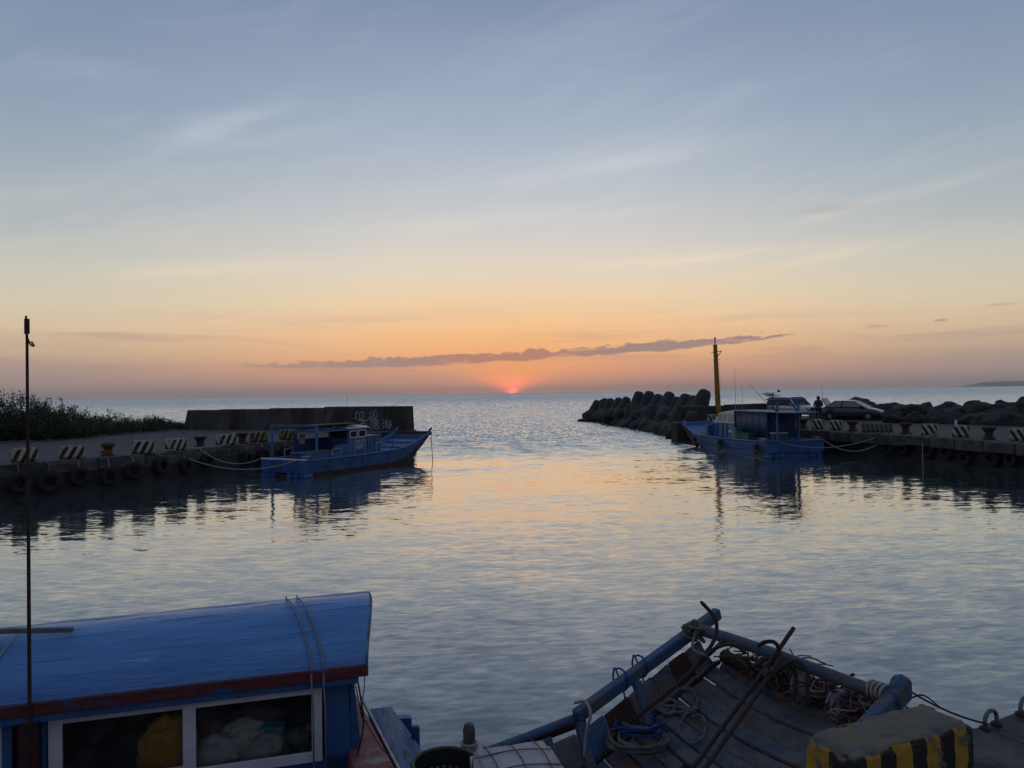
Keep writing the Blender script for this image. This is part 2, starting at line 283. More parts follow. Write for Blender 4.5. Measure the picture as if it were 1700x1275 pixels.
# ------------------------------------------------------------------ mesh helpers
class MB:
    def __init__(s): s.v = []; s.f = []
    def add(s, vs, fs):
        o = len(s.v); s.v += [tuple(v) for v in vs]; s.f += [tuple(i + o for i in f) for f in fs]; return s
    def box(s, c, d, rot=None):
        c = Vector(c); h = Vector(d) / 2
        vs = [Vector((x * h.x, y * h.y, z * h.z)) for x in (-1, 1) for y in (-1, 1) for z in (-1, 1)]
        if rot is not None: vs = [rot @ v for v in vs]
        return s.add([v + c for v in vs], [(0, 1, 3, 2), (4, 6, 7, 5), (0, 4, 5, 1), (2, 3, 7, 6), (0, 2, 6, 4), (1, 5, 7, 3)])
    def hexa(s, p):                            # 8 points: bottom ring 0-3, top ring 4-7
        return s.add(p, [(3, 2, 1, 0), (4, 5, 6, 7), (0, 1, 5, 4), (1, 2, 6, 5), (2, 3, 7, 6), (3, 0, 4, 7)])
    def bar(s, p0, p1, w, h, up=(0, 0, 1)):
        p0, p1 = Vector(p0), Vector(p1); d = (p1 - p0).normalized(); up = Vector(up)
        r = d.cross(up)
        if r.length < 1e-4: r = d.cross(Vector((0, 1, 0)))
        r.normalize(); u = r.cross(d).normalized()
        a, b = r * w / 2, u * h / 2
        return s.hexa([p0 - a - b, p0 + a - b, p1 + a - b, p1 - a - b, p0 - a + b, p0 + a + b, p1 + a + b, p1 - a + b])
    def tube(s, pts, r, n=8, cap=True):
        pts = [Vector(p) for p in pts]; N = len(pts); rs = r if isinstance(r, (list, tuple)) else [r] * N
        tang = [(pts[min(i + 1, N - 1)] - pts[max(i - 1, 0)]).normalized() for i in range(N)]
        t0 = tang[0]; nr = t0.cross(Vector((0, 0, 1)))
        if nr.length < 1e-3: nr = t0.cross(Vector((1, 0, 0)))
        nr.normalize(); vs = []
        for i in range(N):
            t = tang[i]; nr = (nr - t * nr.dot(t)); nr = nr.normalized() if nr.length > 1e-6 else t.orthogonal().normalized(); b = t.cross(nr)
            for k in range(n):
                a = 2 * math.pi * k / n; vs.append(pts[i] + (nr * math.cos(a) + b * math.sin(a)) * rs[i])
        fs = [(i * n + k, i * n + (k + 1) % n, (i + 1) * n + (k + 1) % n, (i + 1) * n + k) for i in range(N - 1) for k in range(n)]
        if cap: fs += [tuple(range(n - 1, -1, -1)), tuple((N - 1) * n + k for k in range(n))]
        return s.add(vs, fs)
    def lathe(s, prof, n=20, c=(0, 0, 0), axis='Z'):
        c = Vector(c); vs = []
        for (r, z) in prof:
            for k in range(n):
                a = 2 * math.pi * k / n; x, y = r * math.cos(a), r * math.sin(a)
                vs.append(c + (Vector((x, y, z)) if axis == 'Z' else Vector((x, z, y)) if axis == 'Y' else Vector((z, x, y))))
        fs = [(i * n + k, i * n + (k + 1) % n, (i + 1) * n + (k + 1) % n, (i + 1) * n + k) for i in range(len(prof) - 1) for k in range(n)]
        fs += [tuple(range(n - 1, -1, -1)), tuple((len(prof) - 1) * n + k for k in range(n))]
        return s.add(vs, fs)
    def torus(s, R0, r, n=24, m=10, c=(0, 0, 0), axis='Z', flat=1.0):
        c = Vector(c); vs = []
        for i in range(n):
            a = 2 * math.pi * i / n
            for k in range(m):
                b = 2 * math.pi * k / m; rr = R0 + r * math.cos(b); x, y, z = rr * math.cos(a), rr * math.sin(a), r * flat * math.sin(b)
                vs.append(c + (Vector((x, y, z)) if axis == 'Z' else Vector((x, z, y))))
        return s.add(vs, [(i * m + k, ((i + 1) % n) * m + k, ((i + 1) % n) * m + (k + 1) % m, i * m + (k + 1) % m) for i in range(n) for k in range(m)])
    def loft(s, secs, close=True, caps=True):
        n = len(secs[0]); vs = [p for q in secs for p in q]
        rng = range(n) if close else range(n - 1)
        fs = [(i * n + k, i * n + (k + 1) % n, (i + 1) * n + (k + 1) % n, (i + 1) * n + k) for i in range(len(secs) - 1) for k in rng]
        if caps: fs += [tuple(range(n - 1, -1, -1)), tuple((len(secs) - 1) * n + k for k in range(n))]
        return s.add(vs, fs)
    def mesh(s, name, mat, smooth=False):
        me = bpy.data.meshes.new(name); me.from_pydata(s.v, [], s.f)
        bm = bmesh.new(); bm.from_mesh(me); bmesh.ops.recalc_face_normals(bm, faces=bm.faces); bm.to_mesh(me); bm.free()
        if smooth: me.shade_smooth() if smooth is True else me.set_sharp_from_angle(angle=R(smooth))
        if smooth and smooth is not True:
            for p in me.polygons: p.use_smooth = True
        if mat: me.materials.append(mat if not isinstance(mat, str) else M[mat])
        return me
    def build(s, name, mat, parent=None, smooth=False, bevel=0.0, segs=2):
        o = bpy.data.objects.new(name, s.mesh(name, mat, smooth)); col.objects.link(o)
        if parent is not None: o.parent = parent
        if bevel:
            b = o.modifiers.new('bevel', 'BEVEL'); b.width = bevel; b.segments = segs; b.limit_method = 'ANGLE'; b.angle_limit = R(40)
        return o
def tag(o, label=None, cat=None, group=None, kind=None):
    for k, v in (('label', label), ('category', cat), ('group', group), ('kind', kind)):
        if v: o[k] = v
    return o
def empty(name, loc=(0, 0, 0), rz=0.0, **kw):
    o = bpy.data.objects.new(name, None); col.objects.link(o); o.location = loc; o.rotation_euler = (0, 0, rz); o.empty_display_size = 0.2
    return tag(o, **kw)
def copy_tree(o, parent=None):
    c = o.copy(); col.objects.link(c); c.parent = parent
    for ch in list(o.children): copy_tree(ch, c)
    return c
def catmull(pts, k=8):
    P = [Vector(p) for p in pts]; P = [P[0] * 2 - P[1]] + P + [P[-1] * 2 - P[-2]]; out = []
    for i in range(1, len(P) - 2):
        for j in range(k):
            t = j / k; a, b, c, d = P[i - 1], P[i], P[i + 1], P[i + 2]
            out.append(0.5 * ((2 * b) + (c - a) * t + (2 * a - 5 * b + 4 * c - d) * t * t + (3 * b - a - 3 * c + d) * t ** 3))
    out.append(P[-2]); return out
def sag(a, b, drop, n=18):
    a, b = Vector(a), Vector(b)
    return [a.lerp(b, i / n) - Vector((0, 0, drop * 4 * (i / n) * (1 - i / n))) for i in range(n + 1)]
def bmobj(name, bm, mat, parent=None, smooth=False):
    me = bpy.data.meshes.new(name); bm.to_mesh(me); bm.free()
    if smooth:
        for p in me.polygons: p.use_smooth = True
    me.materials.append(mat if not isinstance(mat, str) else M[mat])
    o = bpy.data.objects.new(name, me); col.objects.link(o)
    if parent is not None: o.parent = parent
    return o
ORD = ['first', 'second', 'third', 'fourth', 'fifth', 'sixth', 'seventh', 'eighth', 'ninth', 'tenth', 'eleventh', 'twelfth', 'thirteenth', 'fourteenth', 'fifteenth', 'sixteenth', 'seventeenth', 'eighteenth', 'nineteenth', 'twentieth', 'twenty-first', 'twenty-second', 'twenty-third', 'twenty-fourth', 'twenty-fifth', 'twenty-sixth', 'twenty-seventh']

# ================================================================== THE SETTING
DECK = 1.2
HAZE = 7.5e-5
# ------------------------------------------------------------------ sea
def sea_mat():
    m = bpy.data.materials.new('sea_water'); m.use_nodes = True; t = m.node_tree; q = G(t); b = t.nodes['Principled BSDF']
    geo = q.node('ShaderNodeNewGeometry'); s = q.node('ShaderNodeSeparateXYZ'); t.links.new(geo.outputs['Position'], s.inputs[0])
    x, y = s.outputs[0], s.outputs[1]
    # wind: calm in the basin, ruffled outside the mouth and far out
    windn = q.noise(q.vec(q.mul(x, 0.03), q.mul(y, 0.06), 0.0), 1.0, 4, 0.6, 0.5)
    out = q.smooth(q.add(y, q.mul(q.sub(windn, 0.5), 46.0)), 26.0, 62.0)
    patch = q.smooth(windn, 0.3, 0.75)
    def slope(scale, sx_, detail, rot_, seed):
        u = q.add(q.mul(x, math.cos(rot_)), q.mul(y, math.sin(rot_))); v = q.sub(q.mul(y, math.cos(rot_)), q.mul(x, math.sin(rot_)))
        n = q.node('ShaderNodeTexNoise'); q.put(n.inputs['Vector'], q.vec(q.mul(u, sx_), v, seed)); n.inputs['Scale'].default_value = scale
        n.inputs['Detail'].default_value = detail; n.inputs['Roughness'].default_value = 0.55; n.inputs['Distortion'].default_value = 0.35
        sp = q.node('ShaderNodeSeparateColor'); t.links.new(n.outputs['Color'], sp.inputs[0])
        return q.sub(sp.outputs[0], 0.5), q.sub(sp.outputs[1], 0.5)
    def slope2(fx, fy, seed):                      # short-crested chop seen at a flat angle
        n = q.node('ShaderNodeTexNoise'); q.put(n.inputs['Vector'], q.vec(q.mul(x, fx), q.mul(y, fy), seed)); n.inputs['Scale'].default_value = 1.0
        n.inputs['Detail'].default_value = 2.0; n.inputs['Roughness'].default_value = 0.6
        sp = q.node('ShaderNodeSeparateColor'); t.links.new(n.outputs['Color'], sp.inputs[0])
        return q.sub(sp.outputs[0], 0.5), q.sub(sp.outputs[1], 0.5)
    a1, b1 = slope(1.25, 0.5, 2.5, 0.12, 0.0)
    a2, b2 = slope(3.4, 0.32, 3.0, -0.12, 3.0)
    a3, b3 = slope(0.33, 0.5, 2.0, 0.3, 8.0)
    a4, b4 = slope(9.0, 0.34, 4.0, 0.14, 5.0)
    k1 = q.add(0.05, q.mul(out, 0.14)); k2 = q.add(q.add(0.075, q.mul(patch, 0.03)), q.mul(out, 0.34)); k4 = q.add(q.add(0.12, q.mul(patch, 0.07)), q.mul(q.smooth(y, 26.0, 9.0), 0.03))
    a5, b5 = slope(1.0, 1.0, 2.0, 0.0, 11.0) if False else slope2(5.0, 0.75, 11.0)
    a6, b6 = slope2(1.5, 0.11, 15.0)
    far = q.smooth(y, 35.0, 75.0); far2 = q.smooth(y, 110.0, 260.0)
    slx = q.mul(q.add(q.add(q.add(q.mul(a1, k1), q.mul(a2, k2)), q.mul(a3, 0.04)), q.mul(a4, k4)), 0.75)
    sly = q.add(q.add(q.add(q.mul(b1, k1), q.mul(b2, k2)), q.mul(b3, 0.05)), q.mul(b4, k4))
    sly = q.add(sly, q.add(q.mul(b5, q.mul(far, 0.4)), q.mul(b6, q.mul(far2, 0.35))))
    sly = q.sub(sly, q.add(q.mul(out, 0.125), q.mul(q.smooth(y, 60.0, 500.0), 0.07)))     # wind waves: steep faces run towards the shore
    nv_ = q.node('ShaderNodeVectorMath', operation='NORMALIZE'); t.links.new(q.vec(slx, sly, 1.0), nv_.inputs[0])
    t.links.new(nv_.outputs[0], b.inputs['Normal'])
    b.inputs['Base Color'].default_value = (0.06, 0.08, 0.085, 1); b.inputs['Roughness'].default_value = 0.06
    b.inputs['IOR'].default_value = 1.8
    b.inputs['Coat Weight'].default_value = 0.7; b.inputs['Coat IOR'].default_value = 1.6; b.inputs['Coat Roughness'].default_value = 0.04; t.links.new(nv_.outputs[0], b.inputs['Coat Normal'])
    return m
M['sea'] = sea_mat()
mb = MB(); rings = [16000, 8000, 2000, 500, 120, 30]; n = 96; vs = []; fs = []
for i, r in enumerate(rings):
    vs += [(r * math.cos(2 * math.pi * k / n), r * math.sin(2 * math.pi * k / n), 0) for k in range(n)]
    if i: fs += [((i - 1) * n + k, (i - 1) * n + (k + 1) % n, i * n + (k + 1) % n, i * n + k) for k in range(n)]
fs.append(tuple(range((len(rings) - 1) * n, len(rings) * n)))
tag(mb.add(vs, fs).build('sea', 'sea'), kind='structure')

# ------------------------------------------------------------------ quays
LEFT_EDGE = [Vector(p) for p in ((-45, 4), (-30, 16.5), (-18.4, 27.0), (-14.9, 31.2), (-12.6, 37.6), (-10.6, 42.2), (-8.1, 47.5))]
RIGHT_EDGE = [Vector(p) for p in ((11.7, 55.4), (13.4, 52.6), (16.0, 45.3), (17.75, 39.9), (19.1, 36.7), (20.4, 30.7), (23.4, 16.5))]
NEAR_A, NEAR_D = Vector((3.06, 5.19)), Vector((0.875, 0.485)).normalized()
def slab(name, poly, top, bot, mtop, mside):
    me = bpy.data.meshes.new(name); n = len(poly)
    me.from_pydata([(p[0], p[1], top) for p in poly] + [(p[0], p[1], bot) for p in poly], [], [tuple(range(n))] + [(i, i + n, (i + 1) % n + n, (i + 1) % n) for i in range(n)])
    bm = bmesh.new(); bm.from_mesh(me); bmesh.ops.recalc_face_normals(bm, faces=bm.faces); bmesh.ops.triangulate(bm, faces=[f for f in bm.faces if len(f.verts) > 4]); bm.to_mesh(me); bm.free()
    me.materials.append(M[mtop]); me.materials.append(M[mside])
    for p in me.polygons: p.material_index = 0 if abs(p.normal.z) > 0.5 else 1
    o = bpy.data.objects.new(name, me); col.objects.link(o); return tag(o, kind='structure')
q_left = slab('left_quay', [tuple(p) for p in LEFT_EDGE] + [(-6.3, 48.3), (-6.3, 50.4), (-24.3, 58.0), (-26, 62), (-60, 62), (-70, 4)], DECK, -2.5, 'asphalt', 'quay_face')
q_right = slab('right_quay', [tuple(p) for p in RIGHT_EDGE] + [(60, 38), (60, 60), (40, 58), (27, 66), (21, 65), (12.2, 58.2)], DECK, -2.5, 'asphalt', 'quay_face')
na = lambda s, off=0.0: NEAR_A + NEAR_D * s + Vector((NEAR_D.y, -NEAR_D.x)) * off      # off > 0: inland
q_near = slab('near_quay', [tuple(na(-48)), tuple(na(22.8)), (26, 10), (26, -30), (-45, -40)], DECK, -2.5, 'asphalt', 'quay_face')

def coping(parent, poly, width, step, top=DECK + 0.03, h=0.5, proud=0.05, side=1):
    rnd = random.Random(len(poly) * 7 + int(step * 10))
    for a, b in zip(poly[:-1], poly[1:]):
        d = (b - a); Ls = d.length; d.normalize(); nn = Vector((d.y, -d.x)) * side       # towards the water
        k = max(1, round(Ls / step)); w = Ls / k
        for i in range(k):
            p0 = a + d * (i * w + rnd.uniform(.01, .05)); p1 = a + d * ((i + 1) * w - rnd.uniform(.01, .05))
            j = [rnd.uniform(-0.05, 0.05) for _ in range(8)]; tz = top + rnd.uniform(-0.03, 0.015)
            o1, o2 = nn * (proud + j[0]), nn * (proud + j[1]); i1, i2 = nn * (proud - width), nn * (proud - width)
            z0 = top - h + rnd.uniform(-.04, .04)
            ch = 0.07 + abs(j[2]) * 1.6
            sec = lambda p, o, i_, jj: [(*(p + i_), z0), (*(p + o), z0 + jj), (*(p + o), tz - ch + jj), (*(p + o * (1 - ch / max(.02, abs((o - i_).length)) * 2) if False else p + o + (i_ - o).normalized() * ch), tz + jj * .3), (*(p + i_), tz)]
            MB().loft([sec(p0, o1, i1, j[3]), sec(p0.lerp(p1, .5), (o1 + o2) / 2 + nn * j[5] * .6, i1, j[4]), sec(p1, o2, i2, j[6])]).build('coping_block', 'quay_cope', parent, bevel=0.05)
coping(q_left, LEFT_EDGE[1:], 0.55, 1.7, side=1)
coping(q_right, RIGHT_EDGE, 0.55, 1.5, side=-1)
coping(q_near, [na(-9.0), na(18)], 0.6, 2.2, side=-1)
# end face of the left quay below the wall, a low concrete step
MB().bar((-7.9, 47.45, .5), (-6.2, 48.2, .5), .5, 1.0).build('end_step', 'quay_face', q_left, bevel=.05)

def edge_at(px, poly, py=715):
    r = ray(px, py); best = None
    for a, b in zip(poly[:-1], poly[1:]):
        d = b - a; den = r.x * d.y - r.y * d.x
        if abs(den) < 1e-9: continue
        s = (a.x * r.y - a.y * r.x) / den * -1
        s = (r.y * a.x - r.x * a.y) / (r.x * d.y - r.y * d.x)
        if -0.02 <= s <= 1.02:
            p = a + d * s
            if p.y > 5 and (best is None or p.y < best[0].y): best = (p, d.normalized())
    return best

# ------------------------------------------------------------------ striped concrete kerb blocks
def block_mesh(name, L, T, Hh, mat, seed, chips=0.012):
    bm = bmesh.new(); bmesh.ops.create_cube(bm, size=1.0)
    bmesh.ops.scale(bm, vec=(L, T, Hh), verts=bm.verts); bmesh.ops.translate(bm, vec=(0, 0, Hh / 2), verts=bm.verts)
    for v in bm.verts:
        if v.co.z > Hh * .5: v.co.x *= 0.97; v.co.y *= 0.93
    bmesh.ops.bevel(bm, geom=bm.edges[:], offset=0.035, segments=2, affect='EDGES')
    bmesh.ops.subdivide_edges(bm, edges=[e for e in bm.edges if e.calc_length() > 0.15], cuts=4, use_grid_fill=True)
    for v in bm.verts:
        v.co += Vector(mn.noise_vector(v.co * 6 + Vector((seed, seed * 2, 0)))) * chips
    me = bpy.data.meshes.new(name); bm.to_mesh(me); bm.free(); me.materials.append(mat)
    for p in me.polygons: p.use_smooth = True
    return me
bl_l = block_mesh('kerb_block', 0.9, 0.34, 0.54, M['str_l'], 1.0)
bl_ly = block_mesh('kerb_block_yellow', 0.9, 0.36, 0.54, M['str_ly'], 2.0, 0.03)
bl_r = block_mesh('kerb_block_r', 0.66, 0.36, 0.54, M['str_r'], 3.0)
bl_g = block_mesh('kerb_block_grey', 1.5, 0.36, 0.48, M['str_grey'], 4.0, 0.025)
def place_on_edge(name, me, px, poly, back, label, cat, group, rx=0.0, flip=False, rz=0.0, z=DECK + 0.03):
    p, d = edge_at(px, poly)
    if d.x < 0: d = -d
    inl = Vector((-d.y, d.x))                                   # away from the water
    if poly is RIGHT_EDGE: inl = -inl if inl.x < 0 else inl
    o = bpy.data.objects.new(name, me); col.objects.link(o)
    o.location = (*(p + inl * back), z); o.rotation_euler = (rx + random.uniform(-.04, .04), random.uniform(-.03, .03), math.atan2(d.y, d.x) + rz + random.uniform(-.12, .12)) if 'block' in name else (rx, 0, math.atan2(d.y, d.x) + rz)
    if 'block' in name: o.scale = (random.uniform(.93, 1.05), random.uniform(.93, 1.1), random.uniform(.94, 1.04))
    return tag(o, label, cat, group)
# left row: the photo shows their broad striped face turned a little towards us
LB = [(48, 'leftmost on the left quay, behind the thin mast'), (127, 'second from the left on the left quay'), (245, 'right of the orange bollard'),
      (305, 'left of the dark bollard on the left quay'), (388, 'last clean one before the left boat')]
for i, (px, w) in enumerate(LB):
    place_on_edge('kerb_block', bl_l, px, LEFT_EDGE, 0.42, 'cream and black striped concrete block, ' + w, 'kerb block', 'striped blocks along the left quay', rz=R(-18 - 2 * i))
for px, w in ((441, 'behind the blue stern post of the left boat'), (490, 'seen through the stern frame of the left boat')):
    place_on_edge('kerb_block', bl_ly, px, LEFT_EDGE, 0.45, 'dirty yellow and black striped block ' + w, 'kerb block', 'striped blocks along the left quay', rz=R(-22))
place_on_edge('kerb_block', bl_ly, 618, LEFT_EDGE, 1.0, 'yellow and black striped block in front of the wall lettering', 'kerb block', 'striped blocks along the left quay', rz=R(-20))
RB = [(1153, 1.7, 'left of a pair beyond the right boat bow'), (1173, 1.7, 'right of a pair beyond the right boat bow'), (1279, .55, 'behind the aft posts of the right boat'), (1298, .55, 'between the aft posts of the right boat'),
      (1346, .5, 'below the standing person'), (1376, .5, 'below the rear wheel of the dark sedan'), (1528, .5, 'first right of the grey block on the right quay'),
      (1579, .5, 'with a white bottle on top'), (1673, .5, 'rightmost on the right quay')]
for px, back, w in RB:
    place_on_edge('kerb_block', bl_r, px, RIGHT_EDGE, back, 'cream and black striped concrete block, ' + w, 'kerb block', 'striped blocks along the right quay', rz=R(52 if px < 1320 else 42))
place_on_edge('kerb_block', bl_g, 1444, RIGHT_EDGE, .5, 'long grey block with faded upright stripes on the right quay', 'kerb block', None, rz=R(38))
b_, d_ = edge_at(1573, RIGHT_EDGE)
tag(MB().lathe([(0.05, 0), (0.055, 0.02), (0.055, 0.2), (0.03, 0.26), (0.03, 0.3)], 14, (b_.x + .45, b_.y + .12, DECK + 0.525)).build('bottle', 'white', smooth=40), 'small white bottle standing on a striped block of the right quay', 'bottle')

# ------------------------------------------------------------------ bollards
boll = MB().lathe([(0.26, 0), (0.27, 0.05), (0.17, 0.09), (0.15, 0.3), (0.2, 0.36), (0.25, 0.4), (0.25, 0.48), (0.19, 0.53), (0.05, 0.55)], 20).mesh('bollard', M['rust'], 35)
bolld = MB().lathe([(0.26, 0), (0.27, 0.05), (0.17, 0.09), (0.16, 0.3), (0.22, 0.38), (0.28, 0.44), (0.28, 0.52), (0.05, 0.54)], 20).mesh('bollard_dark', M['darkrust'], 35)
for px, me, w in ((190, boll, 'orange rusty mooring bollard with a rope round its neck on the left quay'), (350, bolld, 'dark mooring bollard between striped blocks on the left quay'), (419, bolld, 'dark bollard beside the dirty yellow block on the left quay')):
    place_on_edge('bollard', me, px, LEFT_EDGE, 0.6, w, 'bollard', 'bollards on the quays')
for px, w in ((1319, 'dark mooring bollard right of the blue boat frame'), (1400, 'dark bollard left of the long grey block'), (1489, 'rusty bollard right of the long grey block where ropes are tied'), (1622, 'rusty bollard between the last two blocks of the right quay')):
    place_on_edge('bollard', bolld, px, RIGHT_EDGE, 0.6, w, 'bollard', 'bollards on the quays')
p_, d_ = edge_at(190, LEFT_EDGE)
tag(MB().torus(0.2, 0.03, 20, 8, (p_.x - .5, p_.y + .35, DECK + .17)).torus(0.21, 0.03, 20, 8, (p_.x - .5, p_.y + .35, DECK + .23)).build('rope_loop', pm('orange_rope', (0.3, 0.12, 0.03), (0.2, 0.08, 0.03), 20, 0.9), smooth=True), 'orange rope wound round the rusty bollard on the left quay', 'rope')

# ------------------------------------------------------------------ tyre fenders
tyre_me = MB().lathe([(0.19, -0.09), (0.22, -0.11), (0.33, -0.12), (0.4, -0.09), (0.42, -0.04), (0.42, 0.04), (0.4, 0.09), (0.33, 0.12), (0.22, 0.11), (0.19, 0.09), (0.26, 0.06), (0.34, 0.0), (0.26, -0.06), (0.19, -0.09)], 28, axis='Y')
tyre_me.f = [f for f in tyre_me.f if len(f) == 4]
tyre_me = tyre_me.mesh('tyre_fender', M['rubber'], True)
def tyres(poly, pxs, side, where):
    for i, (px, z) in enumerate(pxs):
        p, d = edge_at(px, poly)
        nn = Vector((d.y, -d.x)); nn = nn if nn.dot(-p) > 0 and side == 0 else nn
        if nn.dot(Vector((0 - p.x, 30 - p.y))) < 0: nn = -nn
        o = bpy.data.objects.new('tyre_fender', tyre_me); col.objects.link(o)
        o.location = (*(p + nn * 0.2), z); o.rotation_euler = (random.uniform(-.08, .08), random.uniform(0, 3), math.atan2(nn.y, nn.x) + math.pi / 2 + random.uniform(-.12, .12))
        sc_ = random.uniform(.8, 1.02); o.scale = (sc_, sc_, sc_)
        tag(o, f'old black tyre fender on the {where} quay face, {ORD[i]} from the left', 'tyre', f'tyre fenders on the {where} quay')
        q0 = o.matrix_basis.inverted()
        rp = MB().tube([q0 @ Vector((*(p + nn * 0.15), z + .35)), q0 @ Vector((*(p + nn * 0.1), DECK - .05)), q0 @ Vector((*(p - nn * 0.25), DECK + .06))], .02, 6).build('hanging_rope', 'rope' if random.random() < .3 else 'ropegrey', o)
tyres(LEFT_EDGE, [(28, .55), (78, .5), (128, .6), (178, .5), (218, .62), (262, .72), (303, .6), (338, .7), (405, .6), (432, .62), (470, .6), (520, .62)], 0, 'left')
tyres(RIGHT_EDGE, [(1345, .6), (1398, .6), (1420, .62), (1478, .62), (1504, .6), (1544, .6), (1577, .62), (1607, .42), (1652, .5), (1684, .56)], 1, 'right')

# ------------------------------------------------------------------ walls
WA, WB_ = Vector((-24.0, 56.2)), Vector((-6.76, 48.9))
def wall_left():
    d = (WB_ - WA); Lw = d.length
    root = empty('sea_wall', (*WA, DECK - 0.7), math.atan2(d.y, d.x), label='dark concrete sea wall with white brush lettering on the left quay', cat='wall')
    hs = [(0.0, 3.1, 2.1), (3.106, 7.6, 2.14), (7.606, 12.2, 2.2), (12.206, Lw, 2.27)]
    for (a, b, h) in hs:
        o = MB().hexa([(a if a else -.25, 0, 0), (b, 0, 0), (b, 1.1, 0), (a if a else -.25, 1.1, 0), (a + (0.05 if a == 0 else 0), .28, h), (b, .28, h), (b, .9, h), (a + (0.05 if a == 0 else 0), .9, h)]).build('wall_section', 'wallc', root, bevel=.03)
    # lettering painted on the battered face
    cu = bpy.data.curves.new('lettering', 'FONT'); cu.body = '垃圾'; cu.size = 1.0; cu.extrude = 0.004; cu.shear = 0.12; cu.space_character = 1.35; cu.offset = -0.006
    cu2 = bpy.data.curves.new('lettering', 'FONT'); cu2.body = '不落海'; cu2.size = 0.86; cu2.extrude = 0.004; cu2.space_character = 1.3; cu2.offset = -0.004
    wm = pm('white_wall_lettering', (0.5, 0.52, 0.56), (0.36, 0.38, 0.42), 2.5, 0.9, c3=(0.1, 0.095, 0.09), s3=3.0, lo3=0.5, hi3=0.62)
    tilt = math.atan2(0.28, 2.13)
    for cc, px, py in ((cu, 583, 697.5), (cu2, 592.5, 711)):
        # place on the face plane y = .28/2.13*z
        p = L_plane(px, py)
        o = bpy.data.objects.new('lettering_tmp', cc); col.objects.link(o)
        me = bpy.data.meshes.new_from_object(o.evaluated_get(bpy.context.evaluated_depsgraph_get())); bpy.data.objects.remove(o)
        me.materials.clear(); me.materials.append(wm)
        oo = bpy.data.objects.new('lettering', me); col.objects.link(oo); oo.parent = root
        oo.location = (p, (py_z(py, px) - (DECK - .7)) * 0.28 / 2.13 - 0.012, py_z(py, px) - (DECK - 0.7)); oo.rotation_euler = (math.pi / 2 - tilt, 0, 0); oo.scale = (.92, .8, 1)
    # small red mark and a vertical repair stain
    MB().box((1.6, .255, 1.85), (0.55, .01, .1), Matrix.Rotation(-tilt, 3, 'X')).build('red_mark', pm('faded_red_paint', (0.3, 0.05, 0.04), (0.09, 0.06, 0.055), 9, 0.9, lo=.45, hi=.55), root)
    return root
def L_plane(px, py):
    d = (WB_ - WA).normalized(); r = ray(px, py); det = r.x * -d.y + r.y * d.x
    t = (WA.x * -d.y + WA.y * d.x) / det
    p = Vector((r.x, r.y)) * t; return (p - WA).dot(d)
def py_z(py, px):
    d = (WB_ - WA).normalized(); r = ray(px, py); det = r.x * -d.y + r.y * d.x
    t = (WA.x * -d.y + WA.y * d.x) / det
    return CAM_H + r.z * t
wall_left()
tag(MB().bar((12.35, 57.1, 1.74), (16.6, 60.2, 1.74), .4, 1.12).build('parapet_wall', 'wetc', bevel=.03), 'low dark concrete parapet between the tetrapods and the yellow pole', 'wall')
tag(MB().bar((16.75, 60.4, 1.77), (21.2, 63.5, 1.77), .4, 1.18).build('parapet_wall', 'wallc', bevel=.03), 'low concrete parapet from the yellow pole to the silver car', 'wall')
# pale end stone where the right quay stops
tag(MB().hexa([(11.5, 53.9, -.5), (12.5, 54.2, -.5), (12.3, 55.4, -.5), (11.3, 55.1, -.5), (11.55, 54.0, 1.25), (12.45, 54.2, 1.28), (12.25, 55.3, 1.28), (11.35, 55.0, 1.25)]).build('corner_block', 'wetc', bevel=.06), 'square concrete corner block at the tip of the right quay', 'block')

# ------------------------------------------------------------------ yellow light pole
pole = empty('light_pole', (15.85, 59.2, DECK), label='tall tapered yellow navigation light pole on the right quay', cat='pole')
Hp = 5.75
MB().lathe([(0.27, 0), (0.27, 0.05), (0.225, 0.06), (0.15, Hp)], 20).build('shaft', 'yellowpole', pole, smooth=40)
MB().lathe([(0.17, Hp), (0.17, Hp + .05), (0.02, Hp + .06)], 20).build('cap', 'darkrust', pole, smooth=40)
MB().tube([(0, 0, Hp + .05), (0, 0, Hp + .48)], .05, 10).build('lamp_post', 'tube', pole)
MB().lathe([(0.05, Hp + .46), (0.075, Hp + .48), (0.075, Hp + .6), (0.03, Hp + .66)], 14).build('lantern', 'white', pole, smooth=40)
mbk = MB(); mbk.bar((-.32, 0, Hp - .55), (.5, 0, Hp - .45), .05, .05); mbk.bar((.14, 0, Hp - .85), (.46, 0, Hp - .46), .05, .05); mbk.build('bracket', 'darkrust', pole)
for k in range(13): MB().tube([(.16, -.1, .7 + k * .36), (.3, -.06, .7 + k * .36), (.3, .06, .7 + k * .36), (.16, .1, .7 + k * .36)], .014, 6).build('climbing_rung', 'darkrust', pole)
pole.rotation_euler = (0, R(-1.6), 0)

